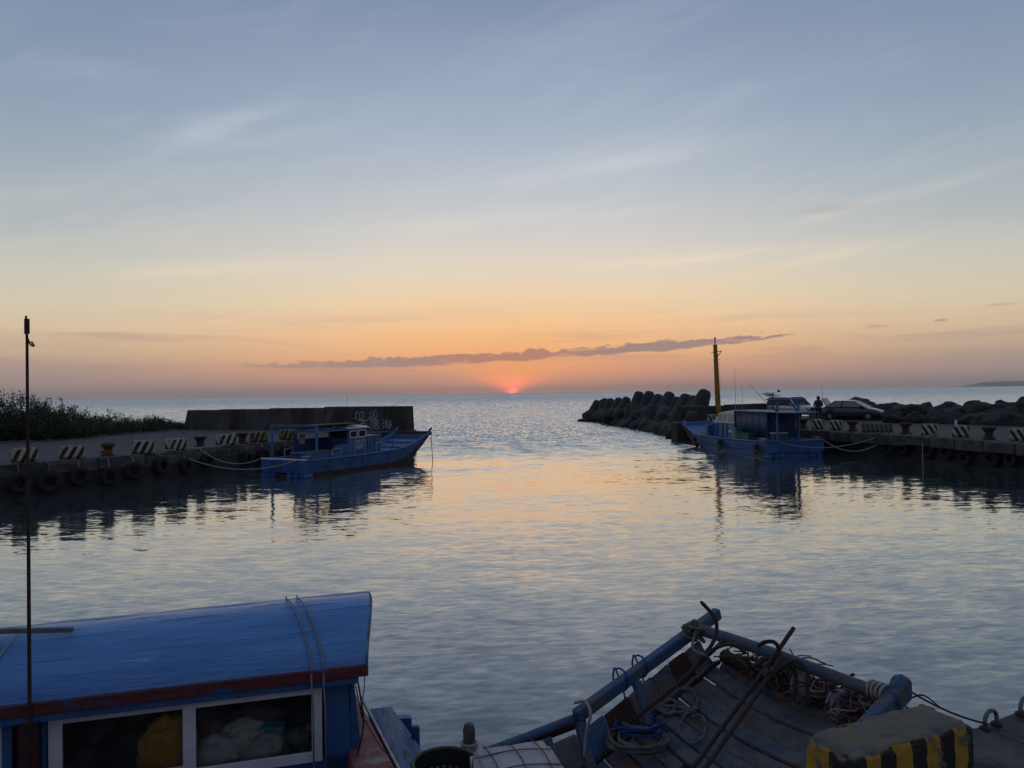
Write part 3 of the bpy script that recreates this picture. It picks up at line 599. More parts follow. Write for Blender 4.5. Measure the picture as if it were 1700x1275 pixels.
# ------------------------------------------------------------------ tetrapods
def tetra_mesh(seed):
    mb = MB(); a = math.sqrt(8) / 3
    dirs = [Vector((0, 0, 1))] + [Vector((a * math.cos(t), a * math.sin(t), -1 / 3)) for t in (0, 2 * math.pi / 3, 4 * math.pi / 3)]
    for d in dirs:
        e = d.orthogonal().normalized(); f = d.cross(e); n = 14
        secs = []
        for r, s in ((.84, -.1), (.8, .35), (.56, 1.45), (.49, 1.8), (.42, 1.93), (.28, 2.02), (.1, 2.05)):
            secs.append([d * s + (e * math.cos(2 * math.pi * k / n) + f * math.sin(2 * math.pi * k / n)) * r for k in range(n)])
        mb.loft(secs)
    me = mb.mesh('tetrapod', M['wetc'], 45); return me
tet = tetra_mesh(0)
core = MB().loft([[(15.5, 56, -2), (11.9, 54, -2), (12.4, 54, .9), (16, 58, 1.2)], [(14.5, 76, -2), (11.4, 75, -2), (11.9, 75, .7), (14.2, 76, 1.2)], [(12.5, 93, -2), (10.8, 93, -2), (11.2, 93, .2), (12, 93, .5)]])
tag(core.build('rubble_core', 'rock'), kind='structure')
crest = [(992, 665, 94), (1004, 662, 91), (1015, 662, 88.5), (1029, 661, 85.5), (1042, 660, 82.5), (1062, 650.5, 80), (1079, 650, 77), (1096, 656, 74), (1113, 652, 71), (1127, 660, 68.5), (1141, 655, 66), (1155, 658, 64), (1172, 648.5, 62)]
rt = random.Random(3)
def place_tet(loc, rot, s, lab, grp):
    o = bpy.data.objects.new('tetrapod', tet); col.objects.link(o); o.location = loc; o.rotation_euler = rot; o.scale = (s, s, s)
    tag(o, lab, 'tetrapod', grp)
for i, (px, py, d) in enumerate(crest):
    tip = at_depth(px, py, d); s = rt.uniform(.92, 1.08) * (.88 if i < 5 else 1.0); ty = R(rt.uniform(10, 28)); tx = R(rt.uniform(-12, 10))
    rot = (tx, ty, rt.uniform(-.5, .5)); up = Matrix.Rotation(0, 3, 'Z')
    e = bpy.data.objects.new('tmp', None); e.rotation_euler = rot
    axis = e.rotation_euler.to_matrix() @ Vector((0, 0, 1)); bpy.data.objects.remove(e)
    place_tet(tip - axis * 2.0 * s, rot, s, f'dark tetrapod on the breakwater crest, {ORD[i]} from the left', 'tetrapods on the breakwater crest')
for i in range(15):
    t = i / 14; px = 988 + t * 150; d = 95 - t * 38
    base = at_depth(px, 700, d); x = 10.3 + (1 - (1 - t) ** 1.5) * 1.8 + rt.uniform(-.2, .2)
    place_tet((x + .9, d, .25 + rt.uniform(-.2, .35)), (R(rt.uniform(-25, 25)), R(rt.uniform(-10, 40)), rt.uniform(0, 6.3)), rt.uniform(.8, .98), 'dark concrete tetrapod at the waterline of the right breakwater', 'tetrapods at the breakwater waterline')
# ------------------------------------------------------------------ boulders
def rock_mesh(seed):
    bm = bmesh.new(); bmesh.ops.create_icosphere(bm, subdivisions=4, radius=1.0)
    rr = random.Random(seed); planes = [(Vector((rr.gauss(0, 1), rr.gauss(0, 1), rr.gauss(0, 1))).normalized(), rr.uniform(.58, .86)) for _ in range(13)]
    off = Vector((seed * 3.1, seed, seed * 1.7))
    for v in bm.verts:
        for nrm, dd in planes:
            k = v.co.dot(nrm) - dd
            if k > 0: v.co -= nrm * k * .92
        v.co += v.co.normalized() * (mn.fractal(v.co * 1.6 + off, 1.0, 2.0, 5) * .13)
    me = bpy.data.meshes.new('boulder'); bm.to_mesh(me); bm.free(); me.materials.append(M['rock'])
    for p in me.polygons: p.use_smooth = True
    me.set_sharp_from_angle(angle=R(28))
    return me
rocks = [rock_mesh(k + 1) for k in range(7)]
def rock(loc, s, lab, grp):
    o = bpy.data.objects.new('boulder', rocks[rt.randrange(7)]); col.objects.link(o); o.location = loc
    o.scale = (s * rt.uniform(.85, 1.3), s * rt.uniform(.85, 1.2), s * rt.uniform(.65, .95)); o.rotation_euler = (rt.uniform(-.5, .5), rt.uniform(-.5, .5), rt.uniform(0, 6.3))
    tag(o, lab, 'boulder', grp)
top_line = [(1412, 664, 59), (1428, 658, 58), (1442, 667, 57), (1456, 671, 56.5), (1470, 668, 56), (1487, 668, 56), (1505, 673, 55), (1520, 676, 54.5), (1536, 672, 54), (1553, 672, 53.5), (1570, 670, 53), (1586, 674, 52), (1600, 671, 51.5), (1616, 668, 51), (1634, 669, 50), (1650, 672, 49.5), (1666, 664, 49), (1684, 668, 48), (1702, 662, 47.5), (1722, 664, 47), (1745, 668, 46)]
for i_, (px, py, d) in enumerate(top_line):
    p = at_depth(px, py, d); s = rt.uniform(.55, .85)
    if px == 1428: s = 1.15
    rock(p - Vector((0, 0, s * .72)), s, f'dark boulder on the crest of the right rock bank, {ORD[i_]} from the left', 'boulders on the crest of the rock bank')
for px, py, d in top_line[5:]:
    for k in range(2):
        base = at(px + rt.uniform(-8, 8), 703 + max(0, (px - 1550) * .03), DECK); s = rt.uniform(.45, .85)
        rock((base.x + k * .8, base.y + .6 + k * 1.5, DECK + s * .3 + k * .35), s, 'dark boulder at the foot of the rock bank behind the right quay', 'boulders at the foot of the rock bank')
tag(MB().loft([[(22, 57, .8), (25, 62, .5), (25, 62, 1.8), (22.5, 58.5, 1.9)], [(28, 50, .8), (33, 58, -.5), (32, 56, 1.6), (29, 52.5, 1.9)], [(34, 44, .8), (42, 50, -.5), (40, 48, 1.6), (36, 46, 1.9)]]).build('rock_bank_core', 'rock'), kind='structure')
tag(bpy.data.objects.new('boulder', rocks[2]), 'small wet rock lying in the water off the breakwater tip', 'rock'); o = bpy.data.objects['boulder' if False else sorted(x.name for x in bpy.data.objects if x.name.startswith('boulder'))[-1]]
for x_ in [x for x in bpy.data.objects if x.name.startswith('boulder') and not x.users_collection]:
    col.objects.link(x_); x_.location = at(972, 699, .05); x_.scale = (.9, .8, .45)

# ------------------------------------------------------------------ shrubs on the left bank
tag(MB().loft([[(-60, 40, 1.0), (-60, 60, -.5), (-60, 56, 1.9), (-60, 44, 2.6)], [(-33, 42.5, 1.1), (-36, 60, -.5), (-34, 55, 1.7), (-32, 45, 2.4)], [(-27.5, 46, 1.1), (-29, 62, -.5), (-28, 57, 1.4), (-27, 48, 1.8)], [(-24.6, 56, 1.1), (-25.4, 62, -.5), (-25.2, 60, 1.2), (-24.8, 57, 1.35)]]).build('shore_bank', 'land'), kind='structure')
leafm = pm('coastal_shrub_leaf', (0.028, 0.042, 0.016), (0.05, 0.065, 0.024), 1.2, 0.75, c3=(0.085, 0.075, 0.035), s3=0.8, lo3=0.56, hi3=0.72)
stemm = pm('shrub_twig', (0.05, 0.04, 0.032), (0.075, 0.06, 0.05), 5, 0.9)
drym = pm('dry_pale_twig', (0.16, 0.14, 0.12), (0.1, 0.09, 0.08), 5, 0.9)
def shrub(px, d, base_z, rx, hz, nleaf, label, seed):
    rr = random.Random(seed); r0 = ray(px, 700); c = Vector((r0.x * d / r0.y, d, base_z))
    root = empty('coastal_shrub', c, rr.uniform(0, 6), label=label, cat='shrub', group='shrubs on the left bank')
    tips = []; st = MB()
    for k in range(26):
        a = rr.uniform(0, 6.28); rad = rx * math.sqrt(rr.random()); h = hz * rr.uniform(.45, 1.0) * (1 - .45 * (rad / rx) ** 2)
        tip = Vector((rad * math.cos(a), rad * math.sin(a), h)); mid = tip * .5 + Vector((rr.uniform(-.15, .15), rr.uniform(-.15, .15), .05))
        st.tube([(0.1 * math.cos(a), .1 * math.sin(a), -.1), mid, tip, tip + Vector((rr.uniform(-.12, .12), rr.uniform(-.12, .12), rr.uniform(.05, .3)))], [.03, .02, .01, .004], 5); tips.append((mid, tip))
    st.build('stems', stemm, root)
    vs = []; fs = []
    for k in range(nleaf):
        m_, t_ = tips[rr.randrange(len(tips))]; p = m_.lerp(t_, rr.random() ** .6 * 1.12) + Vector((rr.gauss(0, .16), rr.gauss(0, .16), rr.gauss(0, .13)))
        p.z = max(p.z, rr.uniform(-.05, .25))
        L = rr.uniform(.05, .12); u = Vector((rr.gauss(0, 1), rr.gauss(0, 1), rr.gauss(.3, .8))).normalized(); w = u.orthogonal().normalized(); w = (w * math.cos(k) + u.cross(w) * math.sin(k)) * L * .42
        i = len(vs); vs += [p, p + u * L * .5 + w, p + u * L, p + u * L * .5 - w]; fs.append((i, i + 1, i + 2, i + 3))
    m_ = MB(); m_.add(vs, fs); me = bpy.data.meshes.new('foliage'); me.from_pydata([tuple(v) for v in m_.v], [], m_.f); me.materials.append(leafm)
    o = bpy.data.objects.new('foliage', me); col.objects.link(o); o.parent = root
def zat(px, py, d):
    return at_depth(px, py, d).z
SH = [(-150, 628, 43.0, 2.2), (-100, 632, 43.2, 2.0), (-62, 630, 43.5, 2.0), (-25, 634, 43.5, 1.9), (6, 643, 44, 1.7), (32, 646, 44.5, 1.6), (58, 656, 45, 1.5), (-5, 668, 43, 1.5), (30, 676, 43.4, 1.4), (82, 664, 46, 1.4), (66, 685, 44, 1.2), (104, 673, 47, 1.4), (100, 692, 45, 1.2), (128, 678, 48.5, 1.4),
      (150, 685, 50, 1.3), (135, 700, 46.5, 1.1), (175, 688, 51, 1.3), (196, 688, 52, 1.2), (170, 704, 49, 1.1), (215, 695, 53, 1.2), (238, 692, 54, 1.1), (258, 691, 55, 1.1), (276, 696, 56, 1.0), (294, 702, 57, .9), (212, 706, 51.5, .9), (250, 704, 53.5, .9)]
order = {t: k - 3 for k, t in enumerate(sorted(range(len(SH)), key=lambda k: SH[k][0]))}   # the first three stand left of the view
for i, (px, py, d, rx) in enumerate(SH):
    bz = 1.05 + (0.5 if d > 45 and px < 120 else .1)
    hz = max(.45, zat(px, py, d) - bz)
    names = 'tall dark leafy shrub on the left bank' if px < 70 else 'waist-high dark green shrub on the left bank' if px < 190 else 'low rounded shrub near the sea wall'
    shrub(px, d, bz, rx, hz, 2600 if px < 130 else 1700, (names + f', {ORD[order[i]]} from the left') if order[i] >= 0 else 'tall dark shrub beyond the left end of the bank in view', i + 5)
def bare(px, py0, d, h, mat, label, seed, spread=.5):
    rr = random.Random(seed); p = at_depth(px, py0, d); mb = MB()
    def br(a, dir_, L, r, dep):
        b = a + dir_ * L; mb.tube([a, a.lerp(b, .5) + Vector((rr.uniform(-.05, .05),) * 3), b], [r, r * .8, r * .6], 5)
        if dep:
            for _ in range(rr.choice((2, 3))):
                nd = (dir_ + Vector((rr.uniform(-1, 1), rr.uniform(-.6, .6), rr.uniform(-.2, .7))) * spread * 1.3).normalized(); br(b, nd, L * rr.uniform(.5, .8), r * .6, dep - 1)
    br(Vector((0, 0, -.2)), Vector((-.1, 0, 1)).normalized(), h * .42, .025, 4)
    o = mb.build('bare_shrub', mat); o.location = p; tag(o, label, 'shrub')
bare(182, 697, 49, 1.0, stemm, 'leafless twiggy shrub rising above the middle of the left bank', 4)
bare(104, 677, 46, .8, stemm, 'thin bare twig rising above the left bank', 9, .2)
bare(123, 716, 45.0, .9, drym, 'pale dead shrub on the left bank by the asphalt', 12)
# gravel and weeds along the foot of the bank
rr = random.Random(21); gm = MB()
for k in range(420):
    t = rr.random(); base = at(0 + t * 300, 735.5 - t * 21.5 + rr.gauss(0, .8), DECK); s = rr.uniform(.03, .13)
    gm.box((base.x, base.y, DECK + s * .2), (s * 1.3, s, s * .8), Matrix.Rotation(rr.uniform(0, 6), 3, 'Z') @ Matrix.Rotation(rr.uniform(-.4, .4), 3, 'X'))
tag(gm.build('gravel', 'concrete'), 'loose stones along the foot of the left bank', 'gravel', kind='stuff')

# ------------------------------------------------------------------ far headland
cm = MB(); Dc = 13000.0; secs = []
prof = [(1588, 0), (1602, 14), (1614, 40), (1630, 74), (1645, 80), (1700, 84), (1780, 92), (1900, 88), (2050, 70), (2300, 60)]
for px, h in prof:
    x = (px - 850) / FPX * Dc; y = Dc - (px - 1600) * 2.0
    secs.append([(x, y - 500, -20), (x, y - 250, max(1, h * .85)), (x, y, h + 1), (x, y + 800, -20)])
tag(cm.loft(secs).build('headland', 'cape', smooth=True), kind='structure')

# ================================================================== THE TWO MOORED BOATS
def text_part(body, size, mat, parent, loc, rot, name='lettering', depth=0.003, sx=1.0):
    cu = bpy.data.curves.new(name, 'FONT'); cu.body = body; cu.size = size; cu.extrude = depth; cu.align_x = 'CENTER'; cu.offset = 0.004
    o = bpy.data.objects.new('tmp_text', cu); col.objects.link(o)
    me = bpy.data.meshes.new_from_object(o.evaluated_get(bpy.context.evaluated_depsgraph_get())); bpy.data.objects.remove(o)
    me.materials.clear(); me.materials.append(mat)
    oo = bpy.data.objects.new(name, me); col.objects.link(oo); oo.parent = parent; oo.location = loc; oo.rotation_euler = rot; oo.scale = (sx, 1, 1)
    return oo
def ipl(xs, ys, x): return float(np.interp(x, xs, ys))
def hull(root, L, W, sheer, deck, bottom, wid, boot=0.16, mat='blue', paint='blue'):
    """pram-bowed raft hull: sheer, deck, bottom and half width are (x list, value list)"""
    xs = sorted(set([0, .02] + [L * i / 30 for i in range(31)]))
    top = []; low = []; ins = []
    for x in xs:
        w = ipl(*wid, x); zg = ipl(*sheer, x); zd = min(ipl(*deck, x), zg - .04); zb = ipl(*bottom, x); zk = max(zb + .02, min(zg - .1, zb + boot + .1))
        t = .07; wb = w - .12
        wk = wb + (w - wb) * (zk - zb) / max(.05, zg - zb)
        top.append([(x, -wk, zk), (x, -w, zg), (x, -w + t, zg), (x, -wk + t + .02, zd), (x, wk - t - .02, zd), (x, w - t, zg), (x, w, zg), (x, wk, zk)])
        low.append([(x, -wb, zb), (x, -wk - .004, zk), (x, wk + .004, zk), (x, wb, zb)])
    MB().loft(top).build('hull', paint, root, smooth=30)
    MB().loft(low).build('bottom_paint', 'maroon', root, smooth=30)
    # rubbing rails along both gunwales
    for s in (-1, 1):
        MB().tube([(x, s * (ipl(*wid, x) + .01), ipl(*sheer, x) - .02) for x in xs], .045, 6).build('rubbing_rail', 'blue2', root, smooth=True)
    return xs
def rail_hoop(root, p, dx, h, mat='tube', r=.018):
    x, y, z = p
    MB().tube(catmull([(x, y, z), (x + .01, y, z + h * .75), (x + .1, y, z + h), (x + dx - .1, y, z + h), (x + dx - .01, y, z + h * .75), (x + dx, y, z)], 5), r, 6).build('grab_rail', mat, root, smooth=True)
def windowed_cabin(root, x0, x1, w, z0, z1, wins, fmat='white', wall='blue', pane='carglass', fwd=True, rake=0.0):
    """cabin walls with real openings on both sides and in front; wins = [(xa, xb, za, zb)] on the sides"""
    t = .05; mbw = MB()
    za, zb = min(q[2] for q in wins), max(q[3] for q in wins)
    for s in (-1, 1):
        y = s * (w - t / 2)
        mbw.box(((x0 + x1) / 2, y, (z0 + za) / 2), (x1 - x0, t, za - z0)); mbw.box(((x0 + x1) / 2, y, (zb + z1) / 2), (x1 - x0, t, z1 - zb))
        px = x0
        for (a, b, _, _) in wins + [(x1, x1, 0, 0)]:
            if a - px > .01: mbw.box(((px + a) / 2, y, (za + zb) / 2), (a - px, t, zb - za))
            px = b
    for xx in (x0 + t / 2, x1 - t / 2):
        mbw.box((xx, 0, (z0 + za) / 2), (t, 2 * w - 2 * t, za - z0)); mbw.box((xx, 0, (zb + z1) / 2), (t, 2 * w - 2 * t, z1 - zb))
        for yy in (-w * .55 - .2, 0, w * .55 + .2): mbw.box((xx, yy if abs(yy) < w - .1 else math.copysign(w - .12, yy), (za + zb) / 2), (t, .12, zb - za))
    cab = mbw.build('cabin', wall, root)
    for s in (-1, 1):
        for (a, b, c, d) in wins:
            fr = MB(); y = s * (w + .012)
            for (ca, cb, cc, cd) in ((a, b, c, c + .05), (a, b, d - .05, d), (a, a + .05, c + .05, d - .05), (b - .05, b, c + .05, d - .05)): fr.box(((ca + cb) / 2, y, (cc + cd) / 2), (cb - ca, .05, cd - cc))
            f = fr.build('window_frame', fmat, root)
            MB().box(((a + b) / 2, s * (w - .02), (c + d) / 2), (b - a - .06, .008, d - c - .06)).build('pane', pane, f)
    for xx in (x0, x1):
        MB().box((xx + (-.005 if xx == x0 else .005), 0, (za + zb) / 2), (.006, 2 * w - .3, zb - za - .02)).build('pane', pane, root)
    return cab

def boat_left():
    u = Vector((.489, .872)); rz = math.atan2(u.y, u.x)
    root = empty('fishing_boat', (-9.9, 33.3, 0), rz, label='blue wooden fishing boat with maroon bottom moored beside the left quay', cat='boat')
    L = 9.3
    hull(root, L, 2.7, ([0, 3, 6.2, 7.2, 8.2, 8.9, L], [.76, .76, .82, .93, 1.18, 1.42, 1.5]), ([0, 5.8, 6.6, 7.5, 8.4, L], [.45, .45, .55, .78, 1.1, 1.36]),
         ([0, 5.8, 6.8, 7.8, 8.6, L], [-.12, -.12, 0.0, .35, .8, 1.25]), ([0, 4, 7, L], [1.3, 1.35, 1.28, 1.12]), .22)
    # bow head beam, its two horns and the ribs of the bow ramp
    MB().bar((L + .02, -1.16, 1.44), (L + .02, 1.16, 1.44), .16, .2).build('bow_beam', 'maroon', root, bevel=.03)
    for s in (-1, 1): MB().bar((L - .25, s * 1.12, 1.45), (L + .12, s * 1.12, 1.72), .09, .1).build('bow_horn', 'bluedk' if s < 0 else 'blue', root, bevel=.02)
    for x in (6.9, 7.5, 8.1, 8.7):
        z = ipl([5.8, 6.6, 7.5, 8.4, L], [.45, .55, .78, 1.1, 1.36], x) + .02
        MB().bar((x, -1.1, z), (x, 1.1, z), .05, .05).build('bow_plank', 'bluedk', root)
    for x in (1.5, 3.6, 5.6, 7.0):
        MB().bar((x, -1.4, .2), (x + .0, -1.39, .72), .05, .03).build('side_batten', 'blue2', root)
    windowed_cabin(root, 3.4, 4.75, .62, .45, 1.97, [(3.5, 4.03, 1.5, 1.86), (4.09, 4.66, 1.5, 1.86)])
    # arched white roof over the cabin, canopy aft of it
    secs = [[(x, y * .72, 1.98 + .09 * (1 - (y) ** 2)) for y in np.linspace(-1, 1, 9)] + [(x, y * .72, 1.94) for y in np.linspace(1, -1, 3)] for x in (3.3, 4.86)]
    MB().loft(secs).build('cabin_roof', 'white', root, smooth=35)
    secs = [[(x, y * .74, 1.93 + .06 * (1 - (y) ** 2)) for y in np.linspace(-1, 1, 9)] + [(x, y * .74, 1.88) for y in np.linspace(1, -1, 3)] for x in (1.15, 3.3)]
    MB().loft(secs).build('canopy_roof', 'blue', root, smooth=35)
    MB().box((2.85, -.05, 2.17), (3.0, 1.0, .05)).build('roof_rack', 'darkrust', root)
    for x in (1.6, 2.6, 3.6): MB().box((x, 0, 2.08), (.06, .8, .12)).build('rack_support', 'bluedk', root)
    for (x, y) in ((1.25, -.66), (1.25, .66)): MB().tube([(x, y, .45), (x, y, 1.9)], .035, 8).build('canopy_post', 'bluedk', root)
    MB().box((2.35, .66, 1.0), (2.1, .05, 1.1)).build('canopy_side', 'bluedk', root)
    MB().box((2.9, -.66, .85), (.95, .05, .8)).build('canopy_side', 'blue', root)
    MB().box((1.7, .62, 1.55), (.35, .04, .42)).build('notice_board', 'cream', root)
    # registration
    wm = pm('white_registration_paint', (0.5, 0.52, 0.56), (0.36, 0.38, 0.42), 12, .8)
    text_part('CTR-PT', .25, wm, root, (4.2, -.628, 1.2), (math.pi / 2, 0, 0)); text_part('4084', .25, wm, root, (4.2, -.628, .95), (math.pi / 2, 0, 0))
    # forward box with grab rails
    fb = MB().box((5.25, 0, .98), (.95, 1.3, 1.05)).build('engine_box', 'blue', root, bevel=.03)
    MB().box((5.25, 0, 1.53), (1.0, 1.36, .05)).build('lid', 'blue2', fb, bevel=.01)
    for x in (4.95, 5.3): MB().box((x, -.66, 1.0), (.03, .02, .95)).build('batten', 'bluedk', fb)
    rail_hoop(root, (3.5, -.95, .75), .75, .4); rail_hoop(root, (5.0, -.95, .78), .75, .42); rail_hoop(root, (.9, .9, .72), .8, .42); rail_hoop(root, (2.2, .98, .75), .7, .4); rail_hoop(root, (1.95, -.95, .75), .6, .35)
    db = MB().box((1.7, -.25, .72), (2.2, .9, .55)).build('fish_hold', 'blue', root, bevel=.02)
    MB().box((1.95, -.25, 1.01), (1.75, .94, .05)).build('lid', 'green', db, bevel=.01); MB().box((.75, -.25, 1.0), (.5, .9, .04)).build('lid', 'blue2', db, bevel=.01)
    # stern goalpost frame
    for y, x in ((-1.2, .72), (1.2, .45)): MB().bar((x, y, .6), (x, y, 2.24), .09, .09).build('stern_post', 'blue2', root, bevel=.01)
    MB().bar((.72, -1.24, 2.2), (.45, 1.24, 2.2), .08, .09).build('stern_beam', 'blue2', root, bevel=.01)
    MB().box((-.01, 0, .78), (.2, 2.6, .06)).build('transom_cap', 'white', root, bevel=.015)
    MB().box((-.06, 0, .47), (.06, 2.62, .52)).build('transom_board', 'blue', root, bevel=.01)
    for y in (-1.15, -.8, -.42, .55, .85, 1.12):
        MB().lathe([(.02, -.3), (.14, -.28), (.16, -.2), (.16, .2), (.14, .28), (.02, .3)], 12, (.12, y, .06), axis='X').build('stern_float', 'blue', root, smooth=40)
    for x, y, h in ((4.6, .5, 3.5), (1.6, .3, 3.1)):
        MB().tube([(x, y, 1.9), (x + .02, y, h)], [.012, .006], 6).build('antenna', 'darkrust', root)
    MB().tube([(L - .05, -1.2, 1.3), (L + .0, -1.25, .0)], .02, 6).build('bow_line', 'rope', root)
    # ropes, buoys and hose on deck: a tangle tied to this boat
    rc = random.Random(2)
    MB().tube(catmull([(6.1 + rc.uniform(-.4, .5), rc.uniform(-.6, .6), .62 + rc.uniform(0, .1)) for _ in range(14)], 6), .02, 6).build('deck_rope', 'ropegrey', root, smooth=True)
    MB().tube(catmull([(.3 + rc.uniform(-.2, .2), -1.0 + rc.uniform(-.2, .2), .82 + rc.uniform(0, .1)) for _ in range(10)], 6), .02, 6).build('deck_rope', 'rope', root, smooth=True)
    MB().tube([(6.3, -.9, .8), (6.9, -.5, 1.2)], .03, 6).build('boat_hook', 'darkrust', root)
    return root
bL = boat_left()

def boat_right():
    u = Vector((-.174, .985)); rz = math.atan2(u.y, u.x)
    root = empty('fishing_boat', (14.35, 39.2, 0), rz, label='bright blue fishing boat with hanging tarpaulin moored beside the right quay', cat='boat')
    L = 11.2; W = 1.6        # local +y is the side towards us
    S = ([0, 5, 8.6, 9.2, 10.4, L], [.86, .78, .8, .84, 1.12, 1.38]); Dk = ([0, 7.6, 8.6, 9.6, L], [.5, .5, .6, .9, 1.3]); Bt = ([0, 7.6, 8.8, 10.0, L], [-.14, -.14, .08, .6, 1.12])
    Wd = ([0, 5, 8.5, L], [1.58, 1.6, 1.5, 1.3])
    hull(root, L, 3.2, S, Dk, Bt, Wd, .06, paint='blue2')
    for k, dz in enumerate((.2, .42)):
        MB().tube([(x, (ipl(*Wd, x) + .004), ipl(*S, x) - .05 - dz) for x in np.linspace(.0, 8.8, 14)], .028, 6).build('side_strake', 'bluedk' if k else 'blue', root)
    MB().bar((L + .02, -1.34, 1.34), (L + .02, 1.34, 1.34), .18, .22).build('bow_beam', 'blue2', root, bevel=.03)
    for s in (-1, 1): MB().bar((L - .4, s * 1.28, 1.34), (L + .1, s * 1.3, 1.55), .1, .1).build('bow_horn', 'blue2', root, bevel=.02)
    # maroon stem guard on the near bow corner
    MB().tube([(8.9, 1.38, .06), (10.0, 1.3, .56), (10.8, 1.26, 1.02), (L + .1, 1.24, 1.3)], [.1, .13, .13, .1], 8).build('stem_guard', 'maroon', root, smooth=True)
    for x in (8.9, 9.6, 10.3): MB().bar((x, -1.4, ipl(*Dk, x) + .05), (x, -1.22, 1.28), .06, .05).build('bow_rib', 'bluedk', root)
    MB().hexa([(8.0, -1.5, .6), (10.9, -1.34, 1.1), (10.9, -1.28, 1.1), (8.0, -1.44, .6), (8.0, -1.5, 1.36), (11.0, -1.34, 1.44), (11.0, -1.28, 1.44), (8.0, -1.44, 1.36)]).build('bow_bulwark', 'blue2', root)
    # low wheelhouse with rounded pale top
    MB().box((6.35, 0, 1.06), (3.0, 1.62, 1.12)).build('wheelhouse_base', 'blue2', root, bevel=.03)
    MB().box((7.95, 0, .98), (.35, 2.4, .95)).build('forward_bulkhead', 'blue2', root, bevel=.03)
    for x in (5.95, 6.5, 7.2): MB().box((x, .83, 1.05), (.06, .03, .95)).build('batten', 'bluedk', root)
    top = []
    for y in np.linspace(-1, 1, 13):
        pass
    prof = [(4.95, 1.6), (4.95, 2.16), (5.2, 2.26), (6.6, 2.22), (7.25, 2.1), (7.75, 1.6)]
    def shell(prof, w, z_in):
        return [[(x, y * w * (1 - .1 * max(0, (z - 1.6) / .65)), z + (.05 * (1 - y * y) if z > 1.9 else 0)) for (x, z) in prof] for y in np.linspace(-1, 1, 11)]
    wh = MB().loft(shell(prof, .8, 0), close=True).build('wheelhouse_top', 'white', root, smooth=35, bevel=.03)
    MB().box((6.35, 0, 1.6), (2.95, 1.7, .08)).build('window_sill', 'white', root, bevel=.015)
    for s in (-1, 1):
        for (a, b) in ((5.15, 5.85), (6.1, 6.75), (6.86, 7.3)):
            f = MB().hexa([(a, s * .772, 1.66), (b, s * .772, 1.66), (b, s * .80, 1.66), (a, s * .80, 1.66), (a, s * .735, 2.08), (b - .04, s * .735, 2.08), (b - .04, s * .765, 2.08), (a, s * .765, 2.08)]).build('window', 'cream' if a < 6.5 else 'carglass2', root)
    text_part('CTR-PT', .2, MATS['white_registration_paint'], root, (5.5, .815, 1.34), (math.pi / 2, 0, math.pi)); MB().box((5.5, .815, 1.12), (.55, .012, .14)).build('number_plate', 'white', root)
    # roof and hanging tarpaulin aft
    MB().box((2.3, 0, 2.32), (6.0, 1.75, .05)).build('awning_roof', pm('pale_awning', (0.3, 0.34, 0.4), (0.2, 0.25, 0.33), 2, .7), root, bevel=.01)
    tp = []
    for x in np.linspace(1.25, 4.9, 30):
        wv = .03 * math.sin(x * 9) + .02 * math.sin(x * 23 + 1)
        tp.append([(x, .82 + wv, .95), (x, .82 + wv * .6, 1.6), (x, .82, 2.28), (x, .80, 2.28), (x, .80 + wv * .6, 1.6), (x, .80 + wv, .95)])
    MB().loft(tp).build('tarpaulin', 'tarp', root, smooth=True)
    MB().box((1.3, 0, 1.6), (.03, 1.6, 1.35)).build('tarpaulin_end', 'tarp', root)
    for x in (1.2, 4.9):
        for y in (-.82, .84): MB().tube([(x, y, .5), (x, y, 2.3)], .03, 8).build('awning_post', 'bluedk', root)
    # aft gantry of four posts with braces
    for (x, y) in ((.55, .75), (.55, -.2), (-.1 + .6, -.9)):
        pass
    for y in (.62, -.55): MB().bar((.55, y, .5), (.55, y, 2.95), .1, .1).build('gantry_post', 'blue2', root, bevel=.01)
    MB().box((.62, .1, 2.98), (.5, 2.0, .05)).build('gantry_top', 'blue2', root, bevel=.01)
    for y, z in ((.62, 2.3), (-.55, 2.3)): MB().bar((.55, y, z), (.55, y + .5, 2.92), .07, .07).build('gantry_brace', 'blue2', root)
    MB().tube([(.6, .85, 2.98), (.6, .85, 3.25), (.6, 1.0, 3.25)], .03, 6).build('rod_holder', 'black', root)
    MB().bar((.55, .62, 1.5), (1.1, .62, 2.2), .07, .07).build('gantry_brace', 'bluedk', root)
    for i, (x, y, sx_, sy_, sz, m) in enumerate(((4.2, 1.05, .5, .45, .42, 'teal'), (3.75, 1.05, .35, .4, .32, 'green'), (2.9, 1.1, 1.0, .4, .3, 'green'), (1.2, .3, .8, .8, .35, 'green'))):
        b = MB().box((x, y, .5 + sz), (sx_, sy_, sz * 2)).build('fish_box', m, root, bevel=.02); MB().box((x, y, .5 + sz * 2 + .02), (sx_ + .04, sy_ + .04, .05)).build('lid', 'white' if i == 3 else m, b, bevel=.01)
    MB().box((-.03, 0, .86), (.16, 3.16, .07)).build('transom_cap', 'blue', root, bevel=.015)
    MB().box((-.05, 0, .54), (.06, 3.16, .56)).build('transom_board', 'blue', root, bevel=.01)
    for y in (-1.3, -.95, .75, 1.05, 1.4):
        MB().lathe([(.02, -.3), (.14, -.28), (.16, -.2), (.16, .2), (.14, .28), (.02, .3)], 12, (.14, y, .08), axis='X').build('stern_float', 'blue', root, smooth=40)
    for x, y, h in ((4.95, .75, 4.8), (5.0, .3, 3.75)): MB().tube([(x, y, 2.2), (x + .03, y, h)], [.016, .007], 6).build('antenna', 'tube', root)
    MB().tube(catmull([(5.0, .78, 2.25), (4.8, .8, 2.1), (4.55, .8, 2.05), (4.3, .8, 2.15), (4.15, .8, 2.05)], 5), .05, 7).build('hose', 'black', root, smooth=True)
    rc = random.Random(5)
